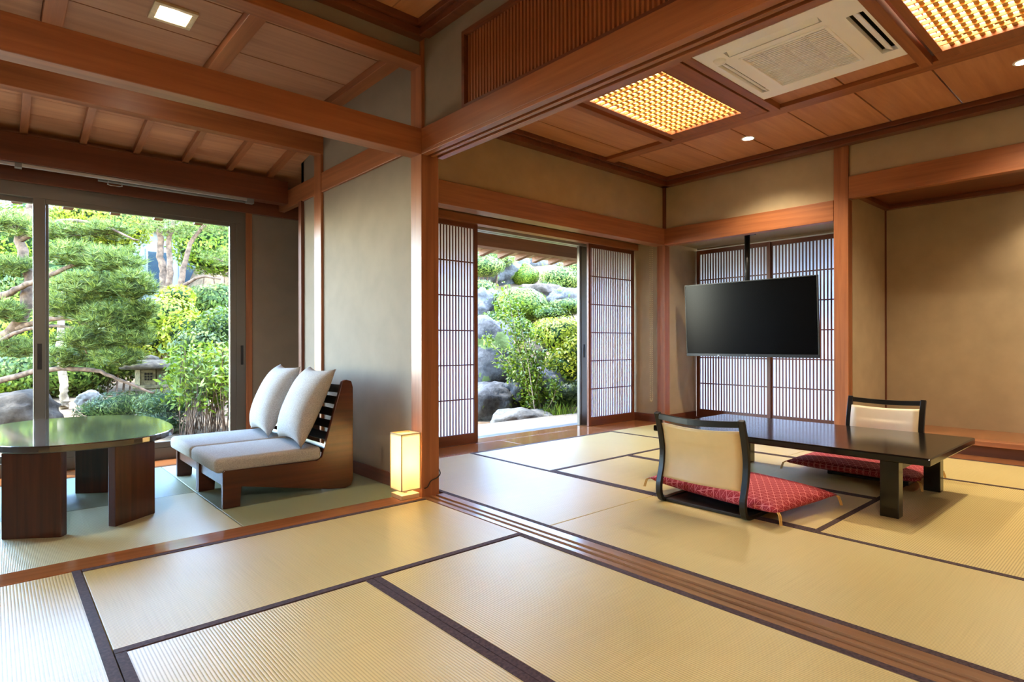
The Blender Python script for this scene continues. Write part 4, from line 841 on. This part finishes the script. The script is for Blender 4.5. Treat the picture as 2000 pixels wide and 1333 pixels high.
# ---- slope garden outside the open doors
shrub('clipped_shrub', [(1018, 598, 11.4, .56, .5, .36)], 'leaf_clipped', 9000, .05, 'large round clipped shrub on the rocky slope', seed=71, core=.93, shell=.9, jit=.45)
shrub('clipped_shrub', [(1026, 538, 13.8, .33, .32, .28)], 'leaf_clipped', 5000, .05, 'smaller clipped dome shrub higher up the slope', seed=72, core=.93, shell=.9, jit=.45)
shrub('bright_shrub', [(1105, 660, 9.6, .42, .4, .36), (1075, 650, 9.9, .35, .35, .25), (1135, 690, 9.4, .45, .4, .42), (1100, 720, 9.3, .35, .35, .28)], 'leaf_yellow', 7500, .055, 'bright yellow-green shrub next to the open glass door', seed=73, core=.72)
def sprawling(label, seed):
    r = np.random.default_rng(seed); c0 = A(1045, 800, 8.6); c0[2] = terrain(c0[0], c0[1]); g = group_of('sprawling_bush', tuple(c0), label, 'shrub'); cs, P = [], []
    tips = [(965, 575), (950, 660), (985, 620), (1010, 600), (1000, 680), (975, 700), (1030, 640), (1050, 640), (1000, 740), (1020, 700), (1060, 690), (1075, 745), (1040, 720), (1000, 775), (1085, 690), (1070, 770), (990, 560), (1015, 655)]
    for tx, ty in tips:
        p = c0 + r.normal(size=3) * np.array([.06, .06, 0]); q = A(tx, ty, 8.6 + r.uniform(-.15, .5)); m_ = (p + q) / 2 + np.array([0, 0, .12]) + r.normal(size=3) * .05
        pth = [np.array(a_) for a_ in smooth_path([tuple(p), tuple(m_), tuple(q)], 10)]; cs.append(tube(pth, [.012 - .009 * k / (len(pth) - 1) for k in range(len(pth))], 5))
        for k in range(260): P.append(pth[r.integers(4, len(pth))] + r.normal(size=3) * .06)
    mk('branch', join(cs), 'bark_pale', g)['kind'] = 'stuff'; P = np.array(P); mk_fast('foliage', leaves(len(P), P, np.tile([0, 0, 1.0], (len(P), 1)), .06, .5, 1.0, seed), 4, 'leaf_clipped', g)
sprawling('loose bush with long leafy branches sprawling over the boulders', 81)
shrub('dark_evergreen', [(1100, 545, 13.2, .6, .5, .3), (1125, 530, 13.4, .5, .5, .3), (1075, 560, 13.0, .35, .35, .15)], 'needle', 6500, .08, 'cloud-shaped evergreen above the weathered grey rock', seed=74, core=.75, asp=.2)
shrub('slope_pine', [(945, 520, 12.8, .5, .45, .25), (965, 505, 13.2, .5, .45, .22), (942, 570, 11.8, .32, .35, .25)], 'needle', 6500, .08, 'soft pine foliage above the tall mossy boulder', seed=75, core=.7, asp=.16)
shrub('ground_cover', [(1110, 600, 11.0, .5, .4, .16), (1080, 612, 10.8, .4, .35, .14), (1000, 640, 10.4, .45, .4, .2), (965, 630, 10.4, .35, .3, .2)], 'leaf_green', 5500, .05, 'low green ground cover below the round shrub', seed=76, core=.75)
shrub('dark_bush', [(1115, 770, 9.0, .32, .3, .2), (1090, 740, 9.6, .3, .3, .25)], 'leaf_dark', 3500, .06, 'dark bush near the foot of the glass door', seed=77, core=.75)
for i, (px, py, D, rx, rz) in enumerate(((930, 500, 17.5, 1.6, .9), (1020, 480, 18.5, 1.8, .8), (1110, 490, 18.0, 1.6, .8), (1180, 540, 16.5, 1.6, 1.2), (880, 560, 15.5, 1.5, 1.2))):
    shrub('slope_tree', [(px, py, D, rx, rx, rz)], 'leaf_dark' if i % 2 else 'leaf_green', 3500, .12, ('tree', 'dark tree')[i % 2] + ' crowning the rocky slope ' + ('behind the pine foliage', 'above the clipped dome shrub', 'above the cloud-shaped evergreen', 'beyond the open glass door', 'past the paper door next to the pillar')[i], 'tree', seed=90 + i, core=.85)
def grass(label, seed):
    r = np.random.default_rng(seed); c0 = A(1092, 803, 8.35); c0[2] = terrain(c0[0], c0[1]); g = group_of('grass_tuft', tuple(c0), label, 'grass'); V = []
    for k in range(220):
        p = c0 + r.normal(size=3) * np.array([.13, .08, 0]); d = np.array([r.normal() * .45, r.normal() * .45, 1.0]); h = r.uniform(.12, .34); q = p + d / np.linalg.norm(d) * h; s = np.array([r.normal(), r.normal(), 0]) * .006
        V += [p - s, p + s, q]
    mk_fast('blade', np.array(V), 3, 'leaf_clipped', g)
grass('tuft of long grass at the deck edge', 85)
s0 = A(1056, 700, 9.8); gl = group_of('small_lantern', (s0[0], s0[1], terrain(s0[0], s0[1])), 'small stone lantern half hidden in the slope foliage', 'lantern')
mk('post', lathe([(.09, -.5), (.07, 0), (.08, .06), (.1, .1)], tuple(s0), 10), 'lantern_stone', gl); mk('roof', lathe([(.08, .1), (.2, .12), (.19, .15), (.05, .24), (.01, .27)], tuple(s0), 6), 'lantern_roof', gl)
